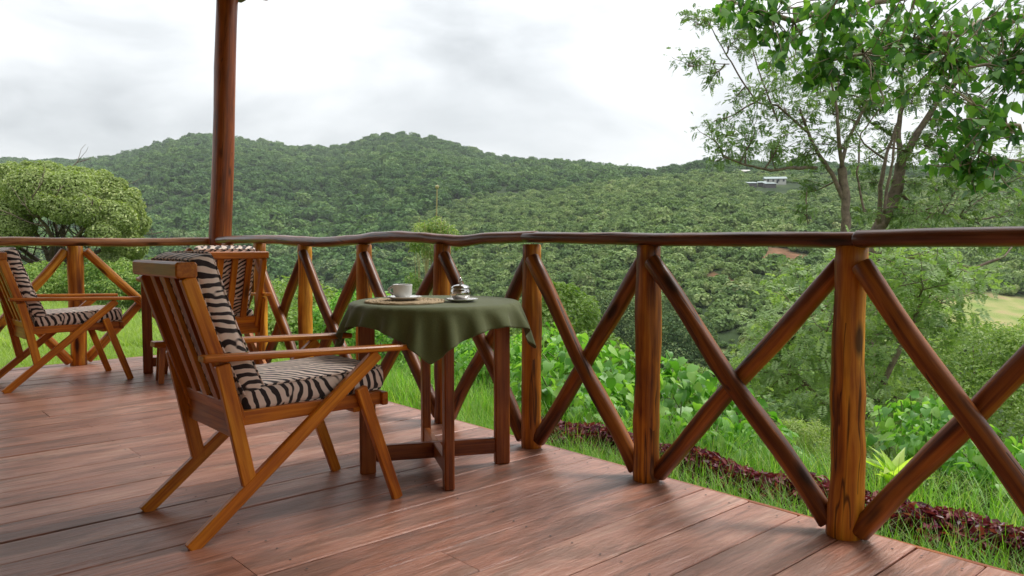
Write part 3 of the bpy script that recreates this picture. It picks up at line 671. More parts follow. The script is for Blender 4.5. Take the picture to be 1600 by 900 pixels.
spray_tree('feathery_shrub', 'grey green feathery shrub below the railing, left of the one behind the near post', 'shrub', gp(1180, 8.0),
    [([(1180, 800, 8), (1170, 700, 8), (1150, 640, 8)], .03, .015)], cl([(1210, 700, .35), (1250, 720, .35), (1190, 660, .3), (1290, 730, .3), (1230, 760, .25), (1330, 740, .3)], 7.6, .4), M['feather'], M['bark'], 60, .10)

def leafy(name, label, cat, px_, Y_, blobs, n, size, mat, group=None, shell=.7, aspect=.5, stem=True):
    g = Vector(gp(px_, Y_)); root = empty(name, g, 0, label, cat, group); bl = []
    m = MB()
    for a, b, dy, r in blobs:
        c = ray_pt(a, b, Y_ + dy) - g; bl.append((c.x, c.y, c.z, r, r, r * .8)); limb(m, (0, 0, -.1), c, .02 + .02 * r, .012, .1, 5, 5)
    if stem: m.build('trunk', M['bark'], root)
    sm = []
    for c in list(bl):
        for _ in range(7):
            d = rand_dirs(1)[0]; r = c[3] * rng.uniform(.25, .4); sm.append((c[0] + d[0] * c[3] * .85, c[1] + d[1] * c[4] * .85, c[2] + d[2] * c[5] * .85, r, r, r))
    v = crown_leaves(bl + sm, n, size, shell, .5, aspect); tag(link('crown' if cat == 'tree' else 'foliage', leafmesh('foliage', v, mat), None, root), kind='stuff'); return root
leafy('leafy_tree', 'pale green small leaved tree rising above the railing brace at the right edge', 'tree', 1500, 13.5, [(1450, 600, 0, .8), (1500, 570, .3, .8), (1550, 560, .2, .8), (1600, 580, 0, .9), (1480, 640, -.6, .7), (1550, 640, -.5, .8), (1650, 560, 0, 1), (1410, 640, -.2, .6), (1600, 680, -.8, .8), (1520, 540, .8, .6)], 42000, .075, M['shrub'])
leafy('leafy_tree', 'pale leafy tree lower on the slope between the two near posts', 'tree', 1240, 30, [(1075, 600, 0, 1.0), (1240, 610, 0, 1.3), (1180, 590, 2, 1.3)], 14000, .12, M['shrub'])
leafy('valley_shade_tree', 'dark round tree standing by the small meadow below the hillside', 'tree', 1065, 110, [(1055, 520, 0, 3.6), (1085, 530, -2, 3.2), (1060, 560, -3, 3.2), (1035, 560, -2, 2.2), (1095, 575, -2, 2.6)], 16000, .45, M['valleydark'])
leafy('valley_shade_tree', 'dark leafy tree between the second and third posts above the broad leaved bush', 'tree', 960, 120, [(955, 490, 0, 3.6), (975, 500, 0, 3.6), (990, 525, -2, 3.0), (940, 525, -2, 3.0), (1000, 480, 3, 2.6)], 16000, .45, M['valleydark'])
leafy('valley_shade_tree', 'slender dark tree with pale trunk to the right of the second post', 'tree', 1055, 150, [(1048, 490, 0, 3.0), (1060, 470, 0, 2.8), (1065, 500, 0, 2.6)], 9000, .45, M['valleydark'])
# middle distance shrubs hiding the break of slope
mids = [(430, 500, 9, 1.2), (490, 520, 10, 1.2), (560, 520, 9.5, 1.2), (620, 540, 9, 1.0), (700, 560, 9, .9), (760, 560, 8.2, .9), (820, 580, 8, .9)]
G = 'leafy shrubs along the brow of the slope'
leafy('brow_shrub', 'leafy green shrub seen between the chairs and the tablecloth', 'shrub', 450, 12, [(410, 500, 0, .7), (450, 490, 0, .7), (490, 510, 0, .7), (430, 540, -1, .6)], 14000, .07, M['shrub'], G)
leafy('brow_shrub', 'leafy green shrub behind the railing just left of the table', 'shrub', 550, 11.5, [(520, 520, 0, .6), (560, 510, 0, .6), (600, 530, 0, .6), (640, 545, 0, .5)], 14000, .065, M['broad'], G)
leafy('brow_shrub', 'dense vine covered shrub seen under the table between its legs', 'shrub', 720, 8.6, [(690, 570, 0, .42), (730, 560, 0, .42), (770, 570, 0, .4), (710, 600, -.6, .35), (750, 600, -.6, .35), (800, 580, 0, .4)], 18000, .05, M['broad'], G)
leafy('brow_shrub', 'leafy shrub with upright shoots between table and third post', 'shrub', 870, 10.5, [(870, 470, 0, .3), (885, 500, 0, .45), (850, 520, 0, .45), (800, 540, 0, .5), (900, 540, 0, .5), (930, 560, -.5, .45)], 14000, .07, M['shrub'], G)
# yellow green clumps behind the lawn at the left
G = 'yellow green bushes behind the lawn'
for i, (a, b, Yq, r, lab) in enumerate([(40, 445, 17, .9, 'yellow green bush behind the left chair'), (110, 440, 18, 1.0, 'yellow green bush beneath the round tree, left of the corner post'), (165, 445, 17, .9, 'bright yellow green bush right of the left railing post'), (215, 440, 18, 1.0, 'yellow green bush below the right edge of the round tree'), (265, 450, 17, .9, 'yellow green bush hidden partly by the front chair'), (-30, 440, 18, 1.0, 'yellow green bush at the left edge of the view')]):
    leafy('lawn_bush', lab, 'bush', a, Yq, [(a - 15, b, 0, r * .6), (a + 20, b + 8, 0, r * .6), (a, b + 15, -.4, r * .5), (a + 30, b - 12, .6, r * .5), (a - 30, b + 6, .3, r * .5)], 9000, .085, M['bright'] if i % 2 else M['shrub'], G, .6, .35)

# yellow topped plant with a tall stalk
def reed_plant():
    Yq = 11.0; g = Vector(gp(678, Yq)); root = empty('reed_plant', g, 0, 'yellow green tufted plant rising behind the handrail with one tall dry stalk', 'plant')
    m = MB(); top = ray_pt(683, 292, Yq) - g; limb(m, (0, 0, -.1), top, .02, .008, .01, 8, 6)
    for k in range(26):
        c = ray_pt(random.uniform(645, 712), random.uniform(335, 372), Yq + random.uniform(-.3, .3)) - g; limb(m, Vector((0, 0, .4)), c, .01, .003, .05, 5, 4)
    m.build('stalk', M['dry'], root)
    h = MB(); h.lathe([(0, -.03), (.022, -.02), (.03, 0), (.02, .02), (0, .03)], 10, tuple(top)); h.build('seed_head', M['dry'], root)
    bl = []
    for a, b, r in [(660, 362, .15), (682, 355, .16), (702, 364, .13), (650, 380, .14), (675, 385, .2), (645, 440, .12), (660, 450, .12), (690, 392, .12), (715, 380, .1)]:
        c = ray_pt(a, b, Yq) - g; bl.append((c.x, c.y, c.z, r, r, r))
    v = crown_leaves(bl, 2600, .08, .15, .9, .2); tag(link('foliage', leafmesh('foliage', v, M['bright']), None, root), kind='stuff')
reed_plant()

# ------------------------------------------------------------ broad leaves
def heart_leaf(name, mat, L_=1.0, W_=.82, curl=.25, fold=.18, droop=.3, point=1.0):
    rows = [(0.0, .0), (-.06, .30), (.10, .46), (.32, .47), (.55, .36), (.78, .18), (1.0, .0)]
    vs = []; fs = []
    def Z(x, y): return -droop * x * x + abs(y) * fold * 2 - curl * y * y * 2
    for x, w in rows:
        w *= W_; 
        vs += [(max(x, 0) * L_, 0, Z(max(x, 0), 0)), (x * L_, w, Z(x, w)), (x * L_, -w, Z(x, w))]
    for i in range(len(rows) - 1):
        a, b = 3 * i, 3 * i + 3
        fs += [(a, b, b + 1, a + 1), (a + 2, b + 2, b, a)]
    me = bpy.data.meshes.new(name); me.from_pydata(vs, [], [f for f in fs]); me.polygons.foreach_set('use_smooth', [True] * len(fs)); me.validate(); me.materials.append(mat); me.update(); return me
def leafset(mat, n=4, W_=.82): return [heart_leaf('leaf', mat, 1, W_ * random.uniform(.9, 1.1), random.uniform(.1, .4), random.uniform(.08, .25), random.uniform(.15, .6)) for _ in range(n)]
def place_leaf(me, parent, loc, direction, size, roll=0):
    o = bpy.data.objects.new('leaf', me); COL.objects.link(o); o.parent = parent
    d = Vector(direction).normalized(); q = d.to_track_quat('X', 'Z'); o.rotation_mode = 'QUATERNION'
    from mathutils import Quaternion
    o.rotation_quaternion = q @ Quaternion((1, 0, 0), roll); o.location = loc; o.scale = (size, size, size); return o
def leaf_cloud(lset_src, items, name, mat, parent):
    """items (loc, dir, size, roll) -> one joined 'stuff' mesh"""
    from mathutils import Quaternion
    protos = []
    for me in lset_src:
        v = np.array([p.co[:] for p in me.vertices]); f = np.array([list(p.vertices) for p in me.polygons if len(p.vertices) == 4]); protos.append((v, f))
    parts = []
    for loc, d, s, roll in items:
        v, f = random.choice(protos); q = Vector(d).normalized().to_track_quat('X', 'Z') @ Quaternion((1, 0, 0), roll); Mx = np.array(q.to_matrix()) * s
        parts.append((v @ Mx.T + np.array(loc), f, np.full(len(v), random.random())))
    v, f, t = join_q(parts); me = fast_mesh(name, v, f, tint=t, smooth=True); me.materials.append(mat); return tag(link(name, me, None, parent), kind='stuff')

def broad_bush(label, px_, Y_, blobs, nparts, nstuff, size, mat, group='broad leaved bushes beyond the railing'):
    g = Vector(gp(px_, Y_)); root = empty('broad_leaved_bush', g, 0, label, 'bush', group); LS = leafset(mat); m = MB(); items = []
    tot = sum(r * r for *_, r in blobs)
    for a, b, dy, r in blobs:
        c = ray_pt(a, b, Y_ + dy) - g; 
        for k in range(5):
            e_ = c + Vector(rand_dirs(1)[0]) * r * .8; limb(m, (random.uniform(-.2, .2), random.uniform(-.2, .2), -.1), e_, .012, .005, .1, 5, 4)
        n = int((nparts + nstuff) * r * r / tot)
        for _ in range(n):
            d = Vector(rand_dirs(1)[0]); 
            if d.z < -.5: d.z *= -1
            q = c + Vector((d.x * r, d.y * r, d.z * r * .8)) * random.uniform(.55, 1.05)
            az = Vector((d.x, d.y, 0)) + Vector((random.gauss(0, .5), random.gauss(0, .5), 0)); az.z = random.uniform(-.9, -.05)
            items.append((q, az, size * random.uniform(.55, 1.25), random.gauss(0, .5)))
    m.build('stem', M['barkgreen'], root); cv = Vector((0, 0, 1)) - g
    items.sort(key=lambda it: -(it[2] / max(.5, (it[0] + g - Vector((0, 0, 1))).length) + .02 * random.random()) - .0 + .05 * ((it[0] + g).length))
    for it in items[:nparts]: place_leaf(random.choice(LS), root, *it)
    if items[nparts:]: leaf_cloud(LS, items[nparts:], 'foliage', mat, root)
    return root
broad_bush('tall broad leaved green bush beyond the railing between the second and third posts', 930, 6.6, [(900, 600, 0, .42), (950, 590, .2, .4), (880, 640, -.4, .35), (940, 650, -.5, .4), (980, 620, 0, .35), (860, 590, .3, .3), (900, 560, .5, .3), (1000, 660, -.5, .3)], 200, 700, .105, M['broad'])
broad_bush('broad leaved green bush right of the second post, thick with heart shaped leaves', 1080, 6.2, [(1050, 620, 0, .38), (1100, 640, 0, .38), (1060, 680, -.4, .35), (1120, 690, -.4, .35), (1030, 590, .4, .3), (1150, 650, 0, .3), (1180, 700, -.4, .3), (1010, 700, -.5, .25)], 200, 650, .10, M['broad'])
broad_bush('low broad leaved bush close behind the purple plants between the second and third posts', 900, 5.5, [(870, 640, 0, .22), (910, 650, 0, .24), (950, 665, 0, .22), (985, 680, 0, .2), (840, 620, 0, .2)], 90, 260, .085, M['broad'])
broad_bush('low broad leaved bush close behind the purple plants right of the second post', 1100, 5.0, [(1060, 690, 0, .22), (1110, 705, 0, .22), (1160, 715, 0, .2), (1200, 700, .3, .22), (1030, 680, .2, .2), (1240, 735, 0, .16)], 90, 260, .08, M['broad'])
broad_bush('low broad leaved bush right of the nearest post, above the yellow green plant', 1440, 6.0, [(1410, 675, 0, .3), (1450, 665, 0, .32), (1490, 680, 0, .28), (1430, 710, -.3, .3), (1480, 720, -.3, .3)], 120, 350, .085, M['broad'])
broad_bush('broad leaved bush low beside the purple plants at the right edge', 1560, 5.2, [(1500, 735, 0, .22), (1540, 720, 0, .26), (1580, 745, 0, .26), (1530, 770, -.3, .22), (1590, 780, -.3, .22), (1620, 730, 0, .3)], 110, 320, .08, M['broad'])
broad_bush('vine leaved bush behind the table and the fourth post', 770, 7.6, [(740, 560, 0, .3), (790, 570, 0, .3), (850, 540, .4, .3), (830, 600, -.3, .3), (700, 590, 0, .25)], 60, 500, .075, M['broad'])
# low leafy cover between the strip and the slope
leafy('low_shrub', 'loose low shrub with small grey green leaves behind the purple strip near the nearest post', 'shrub', 1260, 5.3, [(1230, 740, 0, .16), (1270, 750, 0, .18), (1310, 740, 0, .18), (1350, 760, 0, .16)], 9000, .035, M['shrub'], None, .3, .3)
leafy('low_shrub', 'yellowish fine leaved shrub between the nearest brace and the nearest post', 'shrub', 1250, 6.8, [(1240, 680, 0, .2), (1265, 690, 0, .22), (1230, 710, 0, .18)], 7000, .035, M['bright'], None, .3, .2)
leafy('low_shrub', 'low leafy cover behind the purple strip under the right hand brace', 'shrub', 1450, 4.9, [(1400, 760, 0, .14), (1450, 765, 0, .16), (1500, 775, 0, .16), (1550, 790, 0, .16), (1340, 750, 0, .12)], 9000, .032, M['shrub'], None, .3, .35)

# yellow green plants with paddle leaves
def paddle_plant(label, px_, py_, Yq, n, ln, group='yellow green paddle leaved plants'):
    c = ray_pt(px_, py_, Yq); g = Vector((c.x, c.y, tz(c.x, c.y))); root = empty('paddle_leaved_plant', g, 0, label, 'plant', group)
    LS = [heart_leaf('leaf', M['canna'], 1, .34, .05, .3, d_) for d_ in (.15, .35, .5)]
    cz = c.z - g.z; m = MB(); limb(m, (0, 0, -.05), (0, 0, cz), .012, .007, .03, 4, 5); m.build('stem', M['barkgreen'], root)
    for k in range(n):
        a = 2.4 * k + random.uniform(-.3, .3); el = random.uniform(.7, 2.6)
        place_leaf(random.choice(LS), root, (0, 0, cz + random.uniform(-.05, .03)), (math.cos(a), math.sin(a), el), ln * random.uniform(.6, 1.1), random.uniform(-.5, .5))
paddle_plant('yellow green plant with upright paddle leaves right of the nearest post', 1398, 758, 3.9, 15, .27)
paddle_plant('yellow green paddle leaved plant just left of the second post', 972, 690, 5.1, 6, .19)
paddle_plant('yellow green paddle leaved plant behind the third post', 856, 655, 5.6, 6, .18)
paddle_plant('small yellow green paddle leaved plant seen past the right table leg', 795, 640, 5.9, 5, .15)

# overhanging branches with large leaves, top right
def overhang():
    tb = Vector((8.2, 7.0, tz(8.2, 7.0))); root = empty('overhanging_tree', tb, 0, 'large leaved tree at the right whose branches hang into the top of the view', 'tree')
    LS = leafset(M['overhead'], 5, .74); m = MB(); items = []
    limb(m, (0, 0, -.2), (0, 0, 6.5), .2, .13, .03, 8, 10)
    def W(a, b, y_): return ray_pt(a, b, y_) - tb
    start = Vector((0, 0, 4.6)); start2 = Vector((0, 0, 3.6))
    mains = [([start, W(1560, -60, 6.4), W(1450, -20, 6.0), W(1330, 20, 5.8), W(1210, 30, 5.7), W(1150, 5, 5.7)], .05),
             ([start, W(1620, 20, 6.2), W(1500, 50, 5.9), W(1400, 70, 5.8), W(1300, 95, 5.8)], .04),
             ([start2, W(1660, 110, 6.0), W(1590, 108, 5.7), W(1520, 100, 5.6), W(1480, 85, 5.6)], .028),
             ([start2, W(1680, 220, 6.0), W(1600, 205, 5.6), W(1550, 185, 5.4), W(1525, 165, 5.4)], .022),
             ([start2, W(1680, 280, 6.0), W(1590, 250, 5.7), W(1530, 240, 5.6), W(1500, 260, 5.6)], .014),
             ([start, W(1600, -80, 5.6), W(1480, -50, 5.2), W(1380, -20, 5.0), W(1300, -10, 5.0)], .04)]
    nodes = []
    for pts, r in mains:
        fine = []
        for i in range(len(pts) - 1):
            for k in range(4): fine.append(pts[i].lerp(pts[i+1], k / 4) + Vector([random.gauss(0, .012) for _ in range(3)]))
        fine.append(pts[-1]); m.tube(fine, [r * (1 - .8 * i / (len(fine) - 1)) for i in range(len(fine))], 7, .1, caps=False); nodes += fine[4:]
    cls = [(1140, 10, .16), (1175, 15, .2), (1205, 30, .2), (1185, 45, .14), (1240, 20, .26), (1230, 70, .18), (1280, 30, .3), (1270, 90, .22), (1320, 20, .3), (1310, 80, .28), (1215, 95, .13), (1360, 50, .3), (1350, 110, .24), (1400, 30, .3), (1400, 90, .3), (1450, 40, .3), (1445, 95, .3), (1490, 30, .3), (1500, 80, .3), (1540, 40, .3),
           (1560, 90, .28), (1590, 30, .3), (1240, 120, .12), (1290, 125, .15), (1385, 135, .16), (1425, 140, .18), (1460, 130, .16), (1340, 130, .14),
           (1480, 190, .16), (1510, 180, .2), (1540, 200, .2), (1500, 220, .2), (1475, 235, .16), (1535, 235, .2), (1570, 180, .18), (1595, 150, .16), (1600, 230, .18), (1515, 260, .16), (1550, 265, .16), (1575, 275, .15), (1525, 290, .08), (1460, 250, .08), (1620, 60, .3), (1640, 130, .25), (1580, 130, .1)]
    for a, b, r in cls:
        c = W(a, b, 5.6 + random.uniform(-.35, .35)); nd = min(nodes, key=lambda q: (q - c).length); 
        for _ in range(max(4, int(34 * r))):
            e_ = c + Vector([random.uniform(-1, 1) * r for _ in range(3)]); tw = limb(m, nd, e_, .0055, .0025, .12, 5, 4)
            for q in tw[2:]:
                for _ in range(2):
                    if random.random() < .16: continue
                    d = Vector((random.gauss(0, 1), random.gauss(0, 1), -.8 + random.gauss(0, .55)))
                    items.append((q + Vector([random.gauss(0, .025) for _ in range(3)]), d, random.uniform(.038, .10), random.gauss(0, .9)))
    m.build('trunk', M['barkpale'], root); items.sort(key=lambda it: -it[2])
    for it in items[:300]: place_leaf(random.choice(LS), root, *it)
    leaf_cloud(LS, items[300:], 'foliage', M['overhead'], root); print('overhang leaves', len(items))
overhang()

# ------------------------------------------------------------ grass
def blade(P, h, lean, w, tint, seg=3):
    """tapered bent blades: returns quads"""
    n = len(P); a = rng.uniform(0, 6.28, n); dr = np.stack([np.cos(a), np.sin(a), 0 * a], 1); sd = np.stack([-np.sin(a), np.cos(a), 0 * a], 1)
    V = []; 
    for i in range(seg + 1):
        t = i / seg; c = P + dr * (lean * h * t * t)[:, None]; c[:, 2] += h * (t - .25 * lean * t * t); ww = (w * (1 - t ** 1.5) * .5 + .0004)[:, None] if hasattr(w, '__len__') else w * (1 - t ** 1.5) * .5 + .0004
        V += [c - sd * ww, c + sd * ww]
    V = np.stack(V, 1).reshape(-1, 3); k = 2 * (seg + 1); Fc = []
    for i in range(seg): Fc.append(np.stack([np.arange(n) * k + 2*i, np.arange(n) * k + 2*i + 1, np.arange(n) * k + 2*i + 3, np.arange(n) * k + 2*i + 2], 1))
    return V, np.vstack(Fc), np.repeat(tint, k)
def tuft(n, h, spread, w):
    P = np.zeros((n, 3)); P[:, :2] = rng.normal(0, spread, (n, 2)); return blade(P, rng.uniform(.5, 1.1, n) * h, rng.uniform(.1, .9, n), w, rng.uniform(0, 1, n), 2)
tufts = [tuft(46, .07, .07, .005) for _ in range(5)]
n = 26000; kk = rng.uniform(-.95, .35, n); yy = np.sqrt(rng.uniform(5.2 ** 2, 24 ** 2, n)); xx = kk * yy
u_, v_ = to_uv(xx, yy); okk = ((u_ > 2.8) | (v_ > 7.45)) & (u_ < 7.5) & (u_ > -6)
xx, yy = xx[okk], yy[okk]; zz = terrain(xx, yy)
scatter('lawn_grass', tufts, np.stack([xx, yy, zz], 1), rng.uniform(0, 6.28, len(xx)), rng.uniform(.7, 1.5, len(xx)) * (1 + (yy > 10) * .8), np.clip(.5 + .2 * fnoise(xx, yy) + rng.normal(0, .12, len(xx)), 0, 1), M['grass'], 'bright green lawn grass beyond the left railing', 'grass')
# weeds and longer blades at the lawn's edge by the deck
n = 56000; uu = rng.uniform(2.73, 3.25, n); vv = rng.uniform(-1.0, 7.3, n); cl_ = fnoise(uu * 6, vv * 4)
keep = rng.uniform(-.9, 1, n) < cl_ + .3; uu, vv = uu[keep], vv[keep]; n = len(uu)
X_ = UX * uu - UY * vv; Y_ = UY * uu + UX * vv; P = np.stack([X_, Y_, terrain(X_, Y_) - .01], 1)
hh = rng.uniform(.10, .36, n) * np.where(vv > 4, .55, 1); v = blade(P, hh, rng.uniform(.1, 1.0, n), .0055, rng.uniform(0, .99, n), 4)
tag(link('long_grass', leafmesh('long_grass', v, M['bladegrass'])), 'long bright green grass growing against the deck edge', 'grass', kind='stuff')
n = 9000; uu = rng.uniform(3.3, 4.6, n); vv = rng.uniform(-1.5, 7.0, n); X_ = UX * uu - UY * vv; Y_ = UY * uu + UX * vv; P = np.stack([X_, Y_, terrain(X_, Y_) - .01], 1)
v = blade(P, rng.uniform(.10, .38, n), rng.uniform(.1, .9, n), .006, rng.uniform(0, .99, n), 3)
tag(link('slope_grass', leafmesh('slope_grass', v, M['bladegrass'])), 'loose tall grass on the slope behind the purple plants', 'grass', kind='stuff')
# purple leaved strip
n = 26000; vv = rng.uniform(-1.5, 3.55, n); uu = 3.45 + rng.normal(0, .09, n) + .06 * np.sin(vv * 3); top = .21 * np.exp(-((uu - 3.42) / .24) ** 2) * (1 + .3 * fnoise(vv * 4, uu * 5))
X_ = UX * uu - UY * vv; Y_ = UY * uu + UX * vv; P = np.stack([X_, Y_, terrain(X_, Y_) + top * rng.uniform(.25, 1.15, n) + .03], 1)
ax = rand_dirs(n); ax[:, 2] = np.abs(ax[:, 2]) * .8 + .3; ax /= np.linalg.norm(ax, axis=1, keepdims=True)
v = leaf_quads(P, rand_dirs(n) * .7 + np.array([0, 0, .8]), rng.uniform(.035, .068, n), rng.uniform(0, .99, n), .42, axis=ax, fold=.08)
tag(link('purple_plants', leafmesh('purple_plants', v, M['purple'])), 'strip of low dark purple leaved plants running along the deck', 'plants', kind='stuff')

# ------------------------------------------------------------ far houses and ridge trees
def house(label, px_, py_, w, d, h, wallm, rz, roofm, nwin=3):
    hx, hy = ground_hit(px_, py_ + 4); g = Vector((hx, hy, tz(hx, hy))); root = empty('house', g, rz, label, 'house')
    MB().box(-w/2, w/2, -d/2, d/2, -3, h).build('wall', wallm, root)
    m = MB(); rh = h * .55; ov = .7
    m.add([(-w/2-ov, -d/2-ov, h+.02), (w/2+ov, -d/2-ov, h+.02), (w/2+ov, d/2+ov, h+.02), (-w/2-ov, d/2+ov, h+.02), (-w/2-ov, 0, h+rh), (w/2+ov, 0, h+rh)], [(0,1,5,4), (2,3,4,5), (0,4,3), (1,2,5), (3,2,1,0)])
    m.build('roof', roofm, root); wi = MB().box(-.6, .6, -.05, .05, 0, 1.4).mesh('window')
    for k in range(nwin):
        o = link('window', wi, M['darkwin'], root); o.location = (-w/2 + w * (k + .5) / nwin - (.0), -d/2 - .04, h * .4)
    o = link('door', MB().box(-.55, .55, -.05, .05, 0, 2.2).mesh('door'), M['darkwin'], root); o.location = (w * .07, -d/2 - .05, .1)
house('pale peach house on the hillside left of the tin roofed one', 1157, 271, 12, 7, 3.2, M['wallpeach'], .1, M['wallwhite'], 4)
house('white house with a grey green tin roof on the right hillside', 1208, 284, 13, 8, 3.0, M['wallwhite'], -.15, M['tin'], 4)
house('small white house alone on the far ridge', 886, 257, 14, 8, 3.6, M['wallwhite'], 0, M['wallwhite'], 2)
for a, b, w, lab in [(1172, 293, 6, 'small dark shed, left of three below the houses'), (1188, 292, 5, 'small dark shed, middle of three below the houses'), (1200, 294, 7, 'small dark shed, right of three below the houses')]:
    hx, hy = ground_hit(a, b); g = Vector((hx, hy, tz(hx, hy))); root = empty('shed', g, random.uniform(-.3, .3), lab, 'shed', 'sheds below the houses')
    MB().box(-w/2, w/2, -2, 2, -1, 2.4).build('wall', M['shed'], root); m = MB(); m.add([(-w/2-.3, -2.4, 2.2), (w/2+.3, -2.4, 2.2), (w/2+.3, 2.4, 3.2), (-w/2-.3, 2.4, 3.2), (-w/2-.3, -2.4, 2.35), (w/2+.3, -2.4, 2.35), (w/2+.3, 2.4, 3.35), (-w/2-.3, 2.4, 3.35)], [(3,2,1,0), (4,5,6,7), (0,1,5,4), (2,3,7,6), (0,4,7,3), (1,2,6,5)]); m.build('roof', M['tin'], root)
for a, s, lab in [(897, 4.5, 'dark tree on the far ridge just right of the small white house'), (906, 5, 'second dark tree on the far ridge right of the white house'), (914, 4.6, 'third dark tree on the far ridge right of the white house'), (937, 4, 'low dark tree alone on the ridge right of the group of three'), (985, 4, 'left of the two lone dots of trees on the low saddle of the ridge'), (1013, 4.2, 'right of the two lone dots of trees on the low saddle of the ridge'), (1028, 4.2, 'first tree of the ridge rising right of the saddle'), (1036, 4.2, 'second tree of the ridge rising right of the saddle')]:
    yr = float(interp(RIDGE_Y, a)) * .99; x_ = (a - 800) / F_PX * yr; g = (x_, yr, tz(x_, yr)); root = empty('ridge_tree', g, 0, lab, 'tree', 'trees on the far ridge')
    m = MB(); m.tube([(0, 0, -1), (.1, 0, s), (0, .1, s * 1.4)], [.4, .3, .15], 6, caps=False); m.build('trunk', M['bark'], root)
    o = link('crown', random.choice(midm[False]), None, root); o.location = (0, 0, s * .7); o.scale = (s, s, s)

# ------------------------------------------------------------ deck
deck = empty('deck', (0, 0, 0), math.atan2(UY, UX), 'red brown stained timber deck, boards running towards the railing', None, None, 'structure')
def plank(u0, u1, v0, v1, z=0, name='plank', parent=None, mat=None):
    n = 14; c = .0035; m = MB(); prof = [(v0, -.03), (v0, -c), (v0 + c, 0), (v0 + (v1-v0)*.33, .0008), (v0 + (v1-v0)*.66, .0008), (v1 - c, 0), (v1, -c), (v1, -.03)]
    vs = []; s1, s2 = random.uniform(0, 9), random.uniform(0, 9); off = random.uniform(0, 30)
    for i in range(n + 1):
        u = u0 + (u1 - u0) * i / n
        for v, zz in prof:
            e_ = .0022 * math.sin(u * 2.1 + s1) if v in (v0, v1) or abs(v - v0) < .01 or abs(v - v1) < .01 else 0
            vs.append((u, v + e_ * .6, z + zz + .0012 * math.sin(u * 1.7 + s2)))
    k = len(prof); fs = [(i*k + j, i*k + j + 1, (i+1)*k + j + 1, (i+1)*k + j) for i in range(n) for j in range(k - 1)]
    fs = [f[::-1] for f in fs]; fs.append(tuple(range(k))); fs.append(tuple(range(n*k + k - 1, n*k - 1, -1)))
    m.add(vs, fs, [(v[1] + off, v[2], v[0]) for v in vs]); return m.build(name, mat or M['deck'], parent)
v0 = 0.775 - .205 * 16
while v0 < 7.2:
    v1 = min(v0 + .205, 7.27); end = 2.672 + random.uniform(-.004, .004); g = random.uniform(.0035, .007); dz = random.uniform(-.0016, .0016)
    j = None
    if v1 - v0 > .05:
        if 1.0 < v0 < 7 and random.random() < .35: j = random.uniform(.9, 2.2)
        if j: plank(-1.9, j - .0015, v0 + g/2, v1 - g/2, dz, parent=deck); plank(j + .0015, end, v0 + g/2, v1 - g/2, dz + random.uniform(-.001, .001), parent=deck)
        else: plank(-1.9, end, v0 + g/2, v1 - g/2, dz, parent=deck)
    v0 += .205
m = MB(); vq = 0.775 - .205 * 16
while vq < 7.1:
    for a in (.35, 1.1, 1.85, 2.6):
        for dv in (.045, .16): m.lathe([(.0042, .0035), (0, .0036)], 8, (a + random.uniform(-.01, .01), vq + dv + random.uniform(-.01, .01), 0))
    vq += .205
m.build('nail_head', M['shed'], deck, kind='stuff')
m = MB(); m.bar((2.685, -2.4, -.072), (2.685, 7.30, -.072), .024, .14, side=(1, 0, 0), ch=.003); m.bar((-2, 7.285, -.074), (2.672, 7.285, -.074), .024, .14, side=(0, 1, 0), ch=.003)
m.build('fascia_board', M['table'], deck)
m = MB(); 
for a in range(-2, 8): m.bar((-1.9, a, -.1), (2.66, a, -.1), .06, .13, side=(0, 1, 0))
m.box(-1.9, 2.6, -2.4, 7.2, -.19, -.17); m.build('joist', M['wall'], deck, kind='stuff')

# ------------------------------------------------------------ railings
def wobbly(p0, p1, n, amp, seed):
    p0, p1 = Vector(p0), Vector(p1); L_ = (p1 - p0).length; out_ = []
    for i in range(n + 1):
        t = i / n; w = Vector((mnoise.noise(Vector((t * L_ * 2.2, seed, 0))), mnoise.noise(Vector((t * L_ * 2.2, seed, 7))), mnoise.noise(Vector((t * L_ * 2.2, seed, 14)))))
        out_.append(p0.lerp(p1, t) + w * amp)
    return out_
def log(name, p0, p1, r0, r1, mat, parent, amp=.012, wob=.10, n=12, sides=16):
    m = MB(); pts = wobbly(p0, p1, n, amp, random.uniform(0, 90)); s = random.uniform(0, 50)
    pts = [pts[0] + (pts[0] - pts[1]) * .0] + pts
    rad = [r0 * .9] + [(r0 + (r1 - r0) * i / n) * (1 + .09 * mnoise.noise(Vector((i * .45, s, 0)))) for i in range(n + 1)]
    pts[0] = pts[1] - (pts[2] - pts[1]).normalized() * .006
    pts.append(pts[-1] + (pts[-1] - pts[-2]).normalized() * .006); rad.append(rad[-1] * .88)
    m.tube(pts, rad, sides, wob); return m.build(name, mat, parent)
ang = math.atan2(UY, UX)
rr_ = empty('log_railing', (0, 0, 0), ang, 'long rustic log railing with crossed poles along the right side of the deck', 'railing')
PV = [(-.42, 2.59, .053), (.43, 2.59, .053), (1.185, 2.595, .0535), (2.035, 2.595, .054), (2.745, 2.60, .049), (3.456, 2.60, .050), (4.29, 2.60, .051), (5.09, 2.61, .05), (5.88, 2.63, .05), (6.55, 2.65, .05)]
for v, u, r in PV: log('post', (u, v, 0.002), (u + random.uniform(-.008, .008), v + random.uniform(-.006, .006), .985), r * 1.03, r * .95, M['log'], rr_, .008, .10, 20)
for i in range(len(PV) - 1):
    va, vb, u = PV[i][0], PV[i+1][0], PV[i][1]; ra = PV[i][2] + .024
    # pole from far post's top to near post's foot passes in front
    log('brace', (u - .03, vb - ra * .62, .925), (u - .012, va + ra * .62, .035), .034, .037, M['brace'], rr_, .016)
    log('brace', (u + .033, va + ra * .62, .925), (u + .014, vb - ra * .62, .035), .036, .036, M['brace'], rr_, .016)
